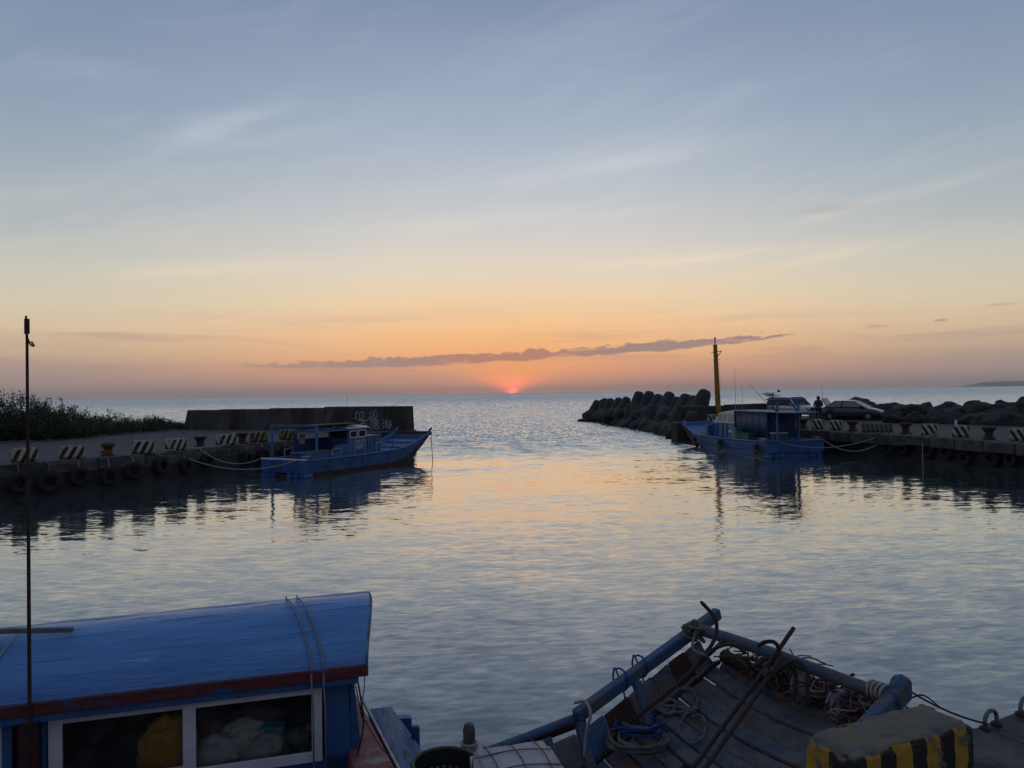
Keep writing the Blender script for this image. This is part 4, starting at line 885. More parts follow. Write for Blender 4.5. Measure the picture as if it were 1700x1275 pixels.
    for (cx, cy, cz, k) in ((8.6, 1.0, .85, 12), (.7, 1.35, .93, 12), (-.02, -1.2, .93, 8)):
        MB().tube(catmull([(cx + rc.uniform(-.3, .3), cy + rc.uniform(-.15, .15), cz + rc.uniform(-.03, .1)) for _ in range(k)], 6), .022, 6).build('deck_rope', 'rope', root, smooth=True)
    MB().tube([(8.2, 1.3, .8), (9.6, .2, 1.25)], .03, 6).build('boat_hook', 'tube', root)
    return root, u
bR, uR = boat_right()
nR = Vector((-uR.y, uR.x))
for i, (x, w) in enumerate(((8.5, 'nearest the bow'), (5.0, 'amidships'), (.75, 'nearest the stern'))):
    p = Vector((14.35, 39.2)) + uR * x + nR * 1.74
    f = empty('fender', (*p, .42), math.atan2(uR.y, uR.x), label=f'yellow and black fender hanging on the right boat side, {w}', cat='fender', group='fenders on the right boat')
    MB().lathe([(.04, .3), (.13, .24), (.15, .1), (.15, .0)], 14).build('upper_half', 'black', f, smooth=40); MB().lathe([(.15, 0.0), (.14, -.16), (.11, -.27), (.03, -.32)], 14).build('lower_half', pm('dirty_yellow_foam', (0.26, 0.16, 0.04), (0.1, 0.07, 0.03), 7, .9), f, smooth=40)
    MB().tube([(0, 0, .3), (0, -.06, .45)], .012, 6).build('lanyard', 'black', f)

# ------------------------------------------------------------------ mooring ropes
def rope(pts, r, mat, label, name='mooring_rope'):
    return tag(MB().tube(pts, r, 7).build(name, mat, smooth=True), label, 'rope')
def edge3(px, poly, z=DECK + .05, py=720):
    p, d = edge_at(px, poly, py); return Vector((p.x, p.y, z))
Lw = lambda x, y, z: Vector((*(Vector((-9.9, 33.3)) + Vector((.489, .872)) * x + Vector((-.872, .489)) * y), z))
Rw = lambda x, y, z: Vector((*(Vector((14.35, 39.2)) + uR * x + nR * y), z))
rope(sag(edge3(302, LEFT_EDGE, 1.0), Lw(-.08, -1.0, .82), .5), .022, 'rope', 'pale rope from the left quay to the near stern corner of the left boat')
rope(sag(edge3(330, LEFT_EDGE, 1.25), Lw(-.05, 1.25, .82), .45), .022, 'rope', 'pale rope from the left quay to the far stern corner of the left boat')
a_ = edge3(270, LEFT_EDGE, 1.27); rope([a_ + (edge3(402, LEFT_EDGE, 1.27) - a_) * (i / 12) + Vector((-.25, .2, .02 * math.sin(i * 2))) for i in range(13)], .03, 'rope', 'thick pale rope lying along the left quay edge')
rope(sag(Rw(0, -1.55, .92), edge3(1480, RIGHT_EDGE, 1.25), .75), .024, 'rope', 'pale rope hanging low from the right boat far stern corner to the quay')
rope(sag(Rw(0, 1.05, .85), edge3(1474, RIGHT_EDGE, 1.27), .5), .02, 'rope', 'thin rope from the right boat transom to the quay bollard')
h_ = edge3(1545, RIGHT_EDGE, 1.25); ho = Vector((-.32, -.1, 0))
rope(catmull([h_ + Vector((.4, .1, .02)), h_ + ho * .5, h_ + ho + Vector((-.15, -.1, -.35)), h_ + ho + Vector((-.18, -.12, -.9)), h_ + ho + Vector((-.18, -.12, -1.35))], 6), .022, 'rope', 'pale rope end hanging straight down the right quay face')

# ================================================================== CARS AND PERSON
def wheel(parent, x, y, r, s):
    w = MB().lathe([(r * .62, -.1), (r * .9, -.11), (r, -.07), (r, .07), (r * .9, .11), (r * .62, .1)], 24, (x, y, r), axis='Y').build('tyre', 'rubber', parent, smooth=35)
    MB().lathe([(.03, s * .105), (r * .2, s * .115), (r * .55, s * .1), (r * .63, s * .09), (r * .63, s * .02)], 20, (x, y, r), axis='Y').build('rim', 'alloy', w, smooth=30)
    for k in range(5):
        a = k * 2 * math.pi / 5; MB().bar((x, y + s * .112, r), (x + r * .55 * math.cos(a), y + s * .112, r + r * .55 * math.sin(a)), .02, r * .16, up=(0, 1, 0)).build('spoke', 'alloy', w)
M['alloy'] = pm('alloy_wheel', (0.3, 0.3, 0.31), (0.2, 0.2, 0.21), 6, .4, metal=.6)
M['silver'] = pm('silver_car_paint', (0.46, 0.46, 0.45), (0.4, 0.4, 0.39), 2, .3, metal=.25, coat=.5)
M['darkcar'] = pm('dark_grey_car_paint', (0.05, 0.05, 0.055), (0.042, 0.042, 0.047), 2, .3, metal=.3, coat=.6)
M['lampg'] = pm('headlamp_lens', (0.45, 0.47, 0.48), (0.3, 0.32, 0.33), 8, .12)
def car(kind, loc, rz, label):
    sed = kind == 'sedan'; root = empty('parked_car', loc, rz, label=label, cat='car')
    L, W, H = (4.3, 1.7, 1.46) if sed else (4.35, 1.68, 1.72); paint = 'darkcar' if sed else 'silver'; w = W / 2; r = .3 if sed else .33
    # lower body loft: x (front +), z bottom, z shoulder, z top, half width
    if sed: st = [(-2.15, .38, .62, .72, .66), (-2.1, .26, .72, .9, .76), (-1.75, .22, .82, 1.0, .83), (-1.0, .2, .86, .98, .85), (0, .2, .86, .96, .85), (.8, .2, .82, .94, .85), (1.3, .22, .76, .88, .83), (1.8, .24, .68, .78, .78), (2.05, .28, .6, .66, .7), (2.15, .36, .5, .55, .6)]
    else: st = [(-2.17, .45, .7, .95, .74), (-2.12, .34, .8, 1.08, .8), (-1.7, .3, .92, 1.1, .83), (-.6, .28, .94, 1.09, .84), (.5, .28, .92, 1.08, .84), (1.05, .3, .9, 1.06, .83), (1.6, .3, .84, 1.0, .81), (1.98, .32, .76, .9, .77), (2.12, .36, .68, .76, .72), (2.18, .42, .6, .66, .66)]
    secs = []
    for x, zb, zs, zt, hw in st:
        half = [(0, zb), (hw * .8, zb), (hw * .96, zb + .1), (hw, (zb + zs) / 2), (hw * .985, zs), (hw * .9, zt - .02), (hw * .6, zt + .015), (0, zt + .03)]
        secs.append([(x, -a, b) for a, b in half] + [(x, a, b) for a, b in half[-2:0:-1]])
    body = MB().loft(secs).build('body', paint, root, smooth=50)
    sb = body.modifiers.new('s', 'SUBSURF'); sb.levels = 1; sb.render_levels = 2
    # greenhouse
    if sed: g0, g1, t0, t1 = -1.72, 1.12, -.95, .22
    else: g0, g1, t0, t1 = -2.08, 1.05, -1.9, .38
    zb_ = .92 if sed else 1.05; wt_ = .6 if sed else .66; wb_ = .8 if sed else .8
    b = lambda x, s: Vector((x, s * wb_, zb_)); t = lambda x, s: Vector((x, s * wt_, H - .06))
    MB().hexa([b(g0 + .03, -1) * 1, b(g1 - .03, -1), b(g1 - .03, 1), b(g0 + .03, 1), t(t0 + .03, -1) , t(t1 - .03, -1), t(t1 - .03, 1), t(t0 + .03, 1)]).build('cabin_interior', pm('dark_interior', (0.02, 0.02, 0.022), None, rough=.9), root)
    rf = [[(x, y * wt_ * (1.0 if abs(x) < 9 else 1), H - .06 + .06 * (1 - y * y) * k) for y in np.linspace(-1, 1, 9)] + [(x, y * wt_, H - .085) for y in (1, 0, -1)] for x, k in ((t0 - .03, .5), (t0 + .25, 1), ((t0 + t1) / 2, 1.1), (t1 - .2, 1), (t1 + .03, .5))]
    MB().loft(rf).build('roof', paint, root, smooth=50)
    def lerp_side(xb, xt, s, o=.012): return b(xb, s) + Vector((0, s * o, 0)), t(xt, s) + Vector((0, s * o, 0))
    cuts = [0, .36, .68, 1.0] if not sed else [.0, .42, 1.0]
    xsb = [g0 + (g1 - g0) * c for c in cuts]; xst = [t0 + (t1 - t0) * c for c in cuts]
    for s in (-1, 1):
        for i in range(len(cuts)):
            p, q_ = lerp_side(xsb[i], xst[i], s, .01); MB().bar(p, q_, .07, .05, up=(0, 1, 0)).build('pillar', paint if i in (0, len(cuts) - 1) else 'black', root)
        for i in range(len(cuts) - 1):
            p0, q0 = lerp_side(xsb[i] + .05, xst[i] + .05, s); p1, q1 = lerp_side(xsb[i + 1] - .05, xst[i + 1] - .05, s); e = Vector((0, s * .008, 0))
            up_ = Vector((0, 0, .05))
            MB().hexa([p0 + up_, p1 + up_, p1 + up_ + e, p0 + up_ + e, q0 - up_ * .4, q1 - up_ * .4, q1 - up_ * .4 + e, q0 - up_ * .4 + e]).build('side_window', 'carglass2' if sed else 'carglass', root)
        MB().lathe([(.02, -.08), (.09, -.06), (.1, .0), (.09, .06), (.02, .08)], 12, ((g1 - .25), s * (w + .06), zb_ + .06), axis='Y').build('wing_mirror', paint if not sed else 'black', root, smooth=True)
        for x in (1.32, -1.32): wheel(root, x, s * (w - .1), r, s); MB().lathe([(r + .05, s * (w - .012)), (r + .055, s * (w + .003)), (r + .0, s * (w + .003)), (r, s * (w - .012))], 22, (x, 0, r), axis='Y').build('wheel_arch', 'black', root)
        hx = 1.93 if sed else 2.1
        MB().lathe([(.02, .0), (.13, .0), (.14, -.06), (.12, -.14)], 16, (hx + .02, s * .55, .62 if sed else .74), axis='X').build('headlight', 'lampg', root, smooth=40).scale = (1, 1, 1)
        for dx in ((.1,) if sed else (-.05,)): MB().box((dx, s * (w + .004), .72), (.14, .02, .03)).build('door_handle', 'black', root)
    p0, p1, q0, q1 = b(g1, -1), b(g1, 1), t(t1, -1), t(t1, 1); e = Vector((.012, 0, .012)); y_ = Vector((0, .05, 0))
    MB().hexa([p0 + y_, p1 - y_, p1 - y_ + e, p0 + y_ + e, q0 + y_, q1 - y_, q1 - y_ + e, q0 + y_ + e]).build('windscreen', 'carglass', root)
    p0, p1, q0, q1 = b(g0, -1), b(g0, 1), t(t0, -1), t(t0, 1); e = Vector((-.012, 0, .012))
    if sed: MB().hexa([p0 + y_, p1 - y_, p1 - y_ + e, p0 + y_ + e, q0 + y_, q1 - y_, q1 - y_ + e, q0 + y_ + e]).build('rear_window', 'carglass', root)
    fx = 2.12 if sed else 2.17
    MB().box((fx, 0, .57 if sed else .76), (.06, .62, .1 if sed else .2)).build('grille', 'black', root, bevel=.02)
    MB().box((fx + .02, 0, .4 if sed else .52), (.08, 1.15, .07 if sed else .1)).build('bumper_trim', 'black' if sed else 'silver', root, bevel=.02)
    MB().box((fx + .07, .0, .45 if sed else .5), (.012, .34, .15)).build('number_plate', 'white', root)
    for s in (-1, 1): MB().lathe([(.01, 0), (.06, 0), (.06, -.05)], 12, (fx - .02, s * .52, .36), axis='X').build('fog_lamp', 'lampg', root)
    if sed:   # boot lid standing open
        MB().hexa([(-1.62, -.62, 1.0), (-1.62, .62, 1.0), (-1.68, .62, .98), (-1.68, -.62, .98), (-2.0, -.56, 1.62), (-2.0, .56, 1.62), (-2.06, .56, 1.6), (-2.06, -.56, 1.6)]).build('open_boot_lid', 'darkcar', root, bevel=.03)
    else:     # tailgate raised level with the roof
        tg = MB().hexa([(-1.95, -.66, 1.7), (-1.95, .66, 1.7), (-2.85, .62, 1.92), (-2.85, -.62, 1.92), (-1.95, -.66, 1.77), (-1.95, .66, 1.77), (-2.85, .6, 2.03), (-2.85, -.6, 2.03)]).build('raised_tailgate', 'silver', root, bevel=.03)
        MB().box((-2.5, 0, 2.02), (.3, .9, .03)).build('tailgate_window', 'carglass', tg)
        MB().lathe([(.02, -.06), (.11, -.05), (.13, .02), (.1, .1), (.02, .13)], 14, (-1.75, .2, 2.12)).build('roof_hat', 'black', root, smooth=True)
        MB().box((1.13, -.2, 1.15), (.25, .35, .04)).build('dashboard_paper', 'white', root)
    return root
def heading(a): return math.atan2(-math.cos(a), math.sin(a))
car('suv', (22.15, 60.8, DECK), heading(R(23)), 'silver wagon with its tailgate raised, parked left of the standing person')
car('sedan', (24.5, 55.4, DECK), heading(R(47)), 'dark grey sedan with its boot open, parked right of the standing person')

def person():
    H = 1.72; root_loc = Vector((22.0, 55.3, DECK))
    me = bpy.data.meshes.new('person')
    V = {'pel': (0, 0, .95, .15), 'belly': (0, .0, 1.1, .155), 'chest': (0, .0, 1.32, .17), 'neck': (0, .01, 1.47, .065), 'head': (0, .02, 1.58, .09), 'crown': (0, .02, 1.67, .085),
         'hl': (.1, 0, .9, .11), 'kl': (.12, .02, .5, .075), 'al': (.13, -.02, .1, .055), 'tl': (.14, .13, .04, .045), 'hr': (-.1, 0, .9, .11), 'kr': (-.13, .02, .5, .075), 'ar': (-.16, -.02, .1, .055), 'tr': (-.18, .13, .04, .045),
         'sl': (.19, 0, 1.4, .085), 'el': (.29, .02, 1.12, .062), 'wl': (.2, .2, .98, .042), 'pl': (.14, .26, .97, .04), 'sr': (-.19, 0, 1.4, .085), 'er': (-.28, .0, 1.12, .062), 'wr': (-.16, .2, 1.0, .042), 'pr': (-.1, .26, .99, .04)}
    fingers = []
    for s, wn in ((1, 'pl'), (-1, 'pr')):
        for k in range(5):
            nm = f'{wn}f{k}'; px, py, pz, _ = V[wn]; off = (k - 2) * .02
            V[nm + 'a'] = (px - s * .02 + (0.03 * s if k == 4 else 0), py + .045 - (.03 if k == 4 else 0), pz + off + .01, .0095); V[nm + 'b'] = (px - s * .06, py + .05 - (.02 if k == 4 else 0), pz + off - .005, .0085)
            fingers += [(wn, nm + 'a'), (nm + 'a', nm + 'b')]
    E = [('pel', 'belly'), ('belly', 'chest'), ('chest', 'neck'), ('neck', 'head'), ('head', 'crown'), ('pel', 'hl'), ('hl', 'kl'), ('kl', 'al'), ('al', 'tl'), ('pel', 'hr'), ('hr', 'kr'), ('kr', 'ar'), ('ar', 'tr'),
         ('chest', 'sl'), ('sl', 'el'), ('el', 'wl'), ('wl', 'pl'), ('chest', 'sr'), ('sr', 'er'), ('er', 'wr'), ('wr', 'pr')] + fingers
    keys = list(V); me.from_pydata([V[k][:3] for k in keys], [(keys.index(a), keys.index(b)) for a, b in E], [])
    o = bpy.data.objects.new('person', me); col.objects.link(o); o.location = root_loc; o.rotation_euler = (0, 0, R(150))
    sk = o.modifiers.new('skin', 'SKIN'); sk.use_smooth_shade = True
    for i, k in enumerate(keys):
        rr_ = V[k][3]; me.skin_vertices[0].data[i].radius = (rr_, rr_ * (.78 if k in ('chest', 'belly', 'pel') else 1)); me.skin_vertices[0].data[i].use_root = (k == 'pel')
    su = o.modifiers.new('sub', 'SUBSURF'); su.levels = 1; su.render_levels = 2
    dg = bpy.context.evaluated_depsgraph_get(); m2 = bpy.data.meshes.new_from_object(o.evaluated_get(dg)); o.modifiers.clear(); o.data = m2
    m2.materials.clear()
    for mt in (pm('dark_jacket', (0.02, 0.021, 0.025), (0.03, 0.031, 0.036), 6, .9, .5, 14), pm('dark_trousers', (0.014, 0.015, 0.019), (0.02, 0.021, 0.026), 6, .9, .4, 14), pm('skin', (0.3, 0.18, 0.13), (0.26, 0.15, 0.11), 8, .6), pm('shoe', (0.02, 0.02, 0.02), None, rough=.7)): m2.materials.append(mt)
    for p in m2.polygons:
        c = p.center; p.material_index = 2 if c.z > 1.48 or (c.y > .22 and .85 < c.z < 1.1) else 3 if c.z < .1 else 1 if c.z < .88 else 0; p.use_smooth = True
    tag(o, 'person in dark jacket and trousers standing between the two parked cars', 'person')
    MB().lathe([(.1, 1.52), (.118, 1.58), (.12, 1.66), (.1, 1.73), (.05, 1.77), (.01, 1.775)], 16, (0, .0, 0)).build('hair', pm('dark_hair', (0.01, 0.01, 0.011), None, rough=.8), o, smooth=True)
    MB().lathe([(.2, .82), (.215, .9), (.2, 1.1), (.215, 1.3), (.15, 1.42), (.1, 1.47), (.11, 1.53)], 18).build('jacket', MATS['dark_jacket'], o, smooth=True).scale = (1.02, .74, 1)
    for s in (-1, 1):
        MB().lathe([(.002, -.004), (.014, 0), (.002, .004)], 8, (s * .035, .112, 1.615), axis='Y').build('eye', 'black', o); MB().lathe([(.005, -.02), (.022, 0), (.005, .02)], 8, (s * .108, .02, 1.605), axis='X').build('ear', MATS['skin'], o)
    MB().lathe([(.018, 1.56), (.016, 1.58), (.006, 1.62)], 8, (0, .118, 0)).build('nose', MATS['skin'], o); MB().box((0, .108, 1.535), (.05, .01, .01)).build('mouth', pm('lip', (0.25, 0.1, 0.09), None, rough=.6), o)
person()
# fishing rods
for p0, p1, lab in ((at_depth(1272, 668, 58.5), at_depth(1238, 631, 58), 'thin fishing rod leaning left behind the right boat'), (at_depth(1366, 676, 57), at_depth(1364.5, 636, 57), 'thin upright fishing rod between the person and the dark sedan')):
    p0 = Vector((p0.x, p0.y, DECK if p0.z < 2.4 and 'upright' in lab else p0.z))
    r_ = MB().tube([p0, p0.lerp(p1, .5) + Vector((0, 0, -.02)), p1], [.022, .012, .006], 6).build('fishing_rod', 'black'); tag(r_, lab, 'fishing rod')

# ================================================================== NEAR BOATS
WO = {}
def wpart(root, mb, name, mat, smooth=False, bevel=0.0):
    """mesh drawn in world coordinates, hung under an unrotated root"""
    l = root.location; mb.v = [(v[0] - l.x, v[1] - l.y, v[2] - l.z) for v in mb.v]
    return mb.build(name, mat, root, smooth, bevel)
M['roofblue'] = pm('brushed_blue_roof_paint', (0.105, 0.31, 0.65), (0.072, 0.235, 0.54), 2.6, .27, 1.0, 16, c3=(0.28, 0.42, 0.6), s3=5.0, lo3=.6, hi3=.74, stretch=(.3, 2.4, 2.4), coat=.25)
M['cabinblue'] = pm('chipped_cabin_blue', (0.02, 0.085, 0.215), (0.028, 0.105, 0.25), 3, .55, .4, 18, c3=(0.03, 0.04, 0.06), s3=7, lo3=.62, hi3=.68)
M['fascia'] = pm('worn_maroon_fascia', (0.12, 0.022, 0.024), (0.085, 0.018, 0.02), 4, .6, .5, 25, c3=(0.02, 0.07, 0.2), s3=3.2, lo3=.55, hi3=.62, stretch=(.4, 1, 1))
M['pinkred'] = pm('peeling_red_deck_paint', (0.27, 0.1, 0.095), (0.2, 0.06, 0.058), 5, .6, .8, 22, c3=(0.32, 0.3, 0.29), s3=3.0, lo3=.57, hi3=.66)
M['winframe'] = pm('grey_white_aluminium_frame', (0.64, 0.64, 0.66), (0.55, 0.55, 0.57), 5, .5, .1, 20)
M['plank'] = pm('weathered_blue_plank', (0.22, 0.26, 0.33), (0.09, 0.15, 0.28), 6, .8, 1.0, 14, c3=(0.1, 0.1, 0.1), s3=9, lo3=.55, hi3=.66, stretch=(1.5, .25, 1.5))

CO, CU = Vector((-1.13, 5.78)), math.atan2(.2858, .9583)
cb = empty('cabin_boat', (CO.x, CO.y, 0), CU, label='near blue boat with arched roof and white framed cabin windows', cat='boat')
cu_, su_ = math.cos(CU), math.sin(CU)
def loc_xz(px, py, y0):
    """place on the plane y = y0 of the cabin boat: local x and height"""
    r = ray(px, py); n_ = Vector((-su_, cu_)); u_ = Vector((cu_, su_)); a = CO + n_ * y0
    t = a.dot(n_) / (r.x * n_.x + r.y * n_.y); p = Vector((r.x, r.y)) * t
    return (p - CO).dot(u_), CAM_H + r.z * t
# hull and deck
hs = []
for x, w0, w1, zb in ((-6.0, -.5, 1.35, -.1), (-3, -.5, 1.35, -.1), (-.6, -.48, 1.3, -.1), (.2, -.4, 1.18, 0.0), (.5, -.3, 1.08, .12)):
    hs.append([(x, w0 + .1, zb - .2), (x, w0, .62), (x, w0 + .08, .62), (x, w0 + .1, .5), (x, w1 - .1, .5), (x, w1 - .08, .62), (x, w1, .62), (x, w1 - .1, zb - .2)])
MB().loft(hs).build('hull', 'blue', cb)
# roof: thick arched planks laid lengthwise
def arch(y): return 1.5 + .375 * (1 - abs((y - .55) / .57) ** 2.1) ** .78 if abs(y - .55) < .57 else 1.5
ys = [-.02 + 1.14 * i / 26 for i in range(27)]
rs = random.Random(11)
for i in range(0, 26, 2):                               # each roof plank is a piece of its own, edges lapped a few millimetres
    secs = []; dz = rs.uniform(-.0012, .0012)
    for x in np.linspace(-4.6, .0, 30):
        sag_ = min(0, x) * .014
        top = [(x + (.09 * math.sin(math.pi * (y + .02) / 1.14) if x > -.01 else 0), y, arch(y) + sag_ + dz + .0015 * math.sin(x * 7 + i)) for y in (ys[i] + .0005, ys[i + 1], ys[i + 2] - .0005)]
        secs.append(top + [(p[0], p[1], p[2] - .035) for p in reversed(top)])
    MB().loft(secs).build('roof_plank', 'roofblue', cb, smooth=30)
# end hoop of the roof, coloured pale for the highlight along its rim, and the maroon fascia under the eave
hoop = [(.008 + .09 * math.sin(math.pi * (y + .02) / 1.14), y, arch(y) - .012) for y in ys]
MB().tube(hoop, .012, 8).build('roof_end_hoop', 'plank', cb, smooth=True)
MB().bar((-4.6, -.03, 1.445), (.02, -.03, 1.455), .035, .085).build('eave_fascia', 'fascia', cb, bevel=.008)
MB().bar((-4.6, -.012, 1.375), (-.05, -.012, 1.385), .03, .05).build('eave_batten', 'cabinblue', cb, bevel=.006)
MB().bar((-4.6, 1.13, 1.44), (.02, 1.13, 1.45), .035, .1).build('eave_fascia', 'fascia', cb, bevel=.008)
# cabin walls around two sliding windows
wy = .1
w = MB()
w.box((-2.3, wy, 1.41), (4.4, .04, .1))                  # head
w.box((-.195, wy, .95), (.19, .04, .86)); w.box((-2.3, wy, .66), (4.4, .04, .28))
w.box((-2.145, wy, 1.08), (.03, .04, .6))
w.build('cabin_wall', 'cabinblue', cb)
MB().hexa([(-.1, wy - .02, .5), (.0, wy - .02, .5), (.0, 1.0, .5), (-.06, 1.0, .5), (-.12, wy - .02, 1.44), (-.085, wy - .02, 1.44), (-.085, 1.0, 1.44), (-.12, 1.0, 1.44)]).build('cabin_end_wall', 'cabinblue', cb)
MB().box((-2.3, 1.02, 1.0), (4.4, .04, .95)).build('cabin_far_wall', pm('dark_cabin_lining', (0.03, 0.032, 0.03), (0.05, 0.05, 0.045), 3, .8), cb)
MB().box((-2.3, .55, .6), (4.3, .85, .03)).build('cabin_floor', MATS['dark_cabin_lining'], cb)
MB().box((-2.225, wy - .03, .95), (.12, .1, 1.0)).build('cabin_post', pm('dark_maroon_post', (0.045, 0.012, 0.016), (0.06, 0.018, 0.02), 6, .6), cb, bevel=.01)
MB().box((-2.36, wy - .022, .98), (.06, .03, .85)).build('cabin_jamb', 'cabinblue', cb)
def win(x0, x1, z0, z1, y, fw=.075):
    m_ = MB()
    for (a, b, c, d) in ((x0, x1, z0, z0 + fw), (x0, x1, z1 - fw, z1), (x0, x0 + fw * 1.15, z0 + fw, z1 - fw), (x1 - fw, x1, z0 + fw, z1 - fw)): m_.box(((a + b) / 2, y, (c + d) / 2), (b - a, .03, d - c))
    f = m_.build('window_frame', 'winframe', cb, bevel=.004)
    MB().box(((x0 + x1) / 2, y, (z0 + z1) / 2), (x1 - x0 - 1.9 * fw, .004, z1 - z0 - 1.9 * fw)).build('window_pane', 'clear', f)
win(-2.12, -1.2, .81, 1.365, wy - .012); win(-1.27, -.315, .8, 1.375, wy - .05); win(-3.35, -2.38, .81, 1.365, wy - .012)
# coaming and bow plank at the right end
MB().hexa([(-.12, -.34, .5), (.16, -.34, .5), (.03, 1.3, .5), (-.16, 1.3, .5), (-.12, -.34, .84), (.17, -.32, .84), (.02, 1.28, .84), (-.16, 1.28, .84)]).build('red_coaming', 'pinkred', cb, bevel=.015)
MB().hexa([(-.12, -.38, .5), (.18, -.38, .5), (.18, -.345, .5), (-.12, -.345, .5), (-.12, -.38, .83), (.18, -.38, .83), (.18, -.345, .83), (-.12, -.345, .83)]).build('coaming_front', 'fascia', cb, bevel=.008)
MB().bar((.225, -.35, .77), (.085, 1.22, .77), .02, .03).build('edge_strip', 'tube', cb)
MB().hexa([(.245, -.3, .6), (.5, -.3, .6), (.33, 1.06, .6), (.13, 1.06, .6), (.25, -.3, .73), (.5, -.3, .73), (.33, 1.06, .73), (.13, 1.06, .73)]).build('bow_plank', 'plank', cb, bevel=.012)
MB().lathe([(.035, .5), (.035, .8), (.03, .82), (.01, .825)], 10, (.43, .36, 0)).build('bow_post', 'bluedk', cb, smooth=40)
# wires at the cabin end
MB().tube(catmull([(-.06, .02, 1.4), (-.03, -.02, 1.2), (-.02, -.02, 1.05), (-.07, -.06, .85), (-.16, -.1, .62), (-.2, -.12, .5)], 8), .007, 6).build('cable', 'cable', cb, smooth=True)
MB().tube(catmull([(.0, .02, 1.41), (-.01, 0, 1.3), (-.035, -.01, 1.15), (.02, .0, 1.02), (.1, -.1, .9), (.16, -.18, .85)], 8), .004, 6).build('cable', 'cable', cb, smooth=True)
MB().tube(catmull([(-.08, .01, 1.38), (-.05, 0, 1.22), (-.03, -.01, 1.1)], 6), .004, 6).build('cable', 'cable', cb, smooth=True)
# two grey straps over the roof
for dx in (0, .085):
    pts = [(-.56 + dx - .0 + .17 * (1 - (y + .02) / .58) if y < .56 else -.56 + dx, y, arch(y) + .012) for y in reversed(ys[:18])]
    xe = pts[-1][0]; pts += [(xe + .0, -.045, 1.47), (xe, -.058, 1.38), (xe + .01, -.03, 1.2), (xe + .01, -.02, .75)]
    MB().tube(pts, .007, 6).build('roof_strap', pm('grey_strap_rope', (0.26, 0.27, 0.28), (0.18, 0.19, 0.2), 20, .7), cb, smooth=True)
# thin mast lashed to the post, with a small orange hook
MB().tube([(-2.19, -.06, .5), (-2.19, -.06, 1.5), (-2.19, -.06, 3.9), (-2.195, -.06, 4.06)], [.014, .013, .009, .007], 8).build('mast', 'darkrust', cb, smooth=True)
MB().tube(catmull([(-2.19, -.06, 3.92), (-2.17, -.06, 3.87), (-2.15, -.06, 3.86), (-2.165, -.06, 3.89)], 5), .006, 6).build('mast_hook', 'rust', cb, smooth=True)
MB().box((-2.19, -.06, 3.99), (.03, .012, .1)).build('mast_tag', 'darkrust', cb)
xg, zg_ = loc_xz(122, 1045, .35); xg0, zg0 = loc_xz(0, 1030, .35)
gaff = MB().bar((xg0 - 1.2, .35, zg0 + .02), (xg, .35, zg_), .035, .035).build('roof_pole', pm('grey_pole', (0.16, 0.17, 0.18), (0.11, 0.115, 0.12), 9, .6), cb, bevel=.005)
MB().box((xg - .5, .35, (arch(.35) + zg_) / 2 - .02), (.06, .05, max(.03, zg_ - arch(.35) + .03))).build('pole_chock', 'bluedk', cb)
MB().tube(catmull([(-2.5, .02, 1.55), (-2.46, .15, arch(.15) - .02), (-2.42, .3, arch(.3) - .02), (-2.4, .45, arch(.45) - .02)], 6), .006, 6).build('roof_line', 'tube', cb, smooth=True)

# ------------------------------------------------------------------ clutter behind the glass
def lump(name, px, py, y0, size, mat, label, cat, seed, rot=(0, 0, 0), crump=.27, group=None):
    bm = bmesh.new(); bmesh.ops.create_icosphere(bm, subdivisions=4, radius=1.0)
    off = Vector((seed * 2.3, seed * 1.1, seed))
    for v in bm.verts:
        k = mn.ridged_multi_fractal(v.co * 1.9 + off, 1.0, 2.0, 4, 1.0, 2.0) * crump
        v.co *= 1 + k - crump; v.co.x *= size[0]; v.co.y *= size[1]; v.co.z *= size[2]
    x, z = loc_xz(px, py, y0); o = bmobj(name, bm, mat, None, True)
    p = CO + Vector((cu_, su_)) * x + Vector((-su_, cu_)) * y0; o.location = (p.x, p.y, z); o.rotation_euler = (rot[0], rot[1], CU + rot[2])
    return tag(o, label, cat, group)
plas = lambda nm, c1, c2: pm(nm, c1, c2, 5, .4, .8, 10)
lump('raincoat', 280, 1250, .3, (.2, .13, .26), plas('mustard_oilskin', (0.75, 0.38, 0.03), (0.62, 0.3, 0.02)), 'mustard yellow oilskin heaped behind the left cabin pane', 'raincoat', 1, crump=.22)
lump('plastic_bag', 297, 1205, .42, (.1, .1, .07), plas('dim_white_plastic', (0.4, 0.4, 0.36), (0.3, 0.3, 0.27)), 'small whitish bag on top of the yellow oilskin', 'bag', 2)
lump('plastic_bag', 360, 1255, .26, (.17, .1, .15), plas('grey_white_plastic', (0.85, 0.86, 0.87), (0.7, 0.71, 0.72)), 'grey white plastic bag at the left foot of the right pane', 'bag', 3)
lump('plastic_bag', 405, 1225, .36, (.18, .12, .13), plas('cream_plastic', (0.88, 0.85, 0.76), (0.74, 0.7, 0.62)), 'cream plastic bag in the middle of the right pane', 'bag', 4)
lump('paper_sack', 432, 1248, .25, (.16, .08, .11), plas('printed_sack', (0.7, 0.71, 0.7), (0.4, 0.44, 0.55)), 'pale printed sack below the teal box in the cabin', 'sack', 5, (0, R(-20), 0))
lump('cloth_bundle', 355, 1215, .42, (.1, .1, .08), plas('faded_pink_cloth', (0.35, 0.16, 0.13), (0.28, 0.12, 0.1)), 'faded pink cloth bundle left of the cream bag', 'cloth', 6)
lump('plastic_bag', 425, 1190, .6, (.2, .12, .06), plas('olive_plastic', (0.22, 0.22, 0.16), (0.16, 0.16, 0.12)), 'olive grey sheet lying behind the teal box', 'sheet', 7)
lump('plastic_bag', 495, 1222, .4, (.08, .08, .06), plas('clear_grey_plastic', (0.3, 0.31, 0.3), (0.22, 0.23, 0.23)), 'crumpled grey bag right of the teal box', 'bag', 8)
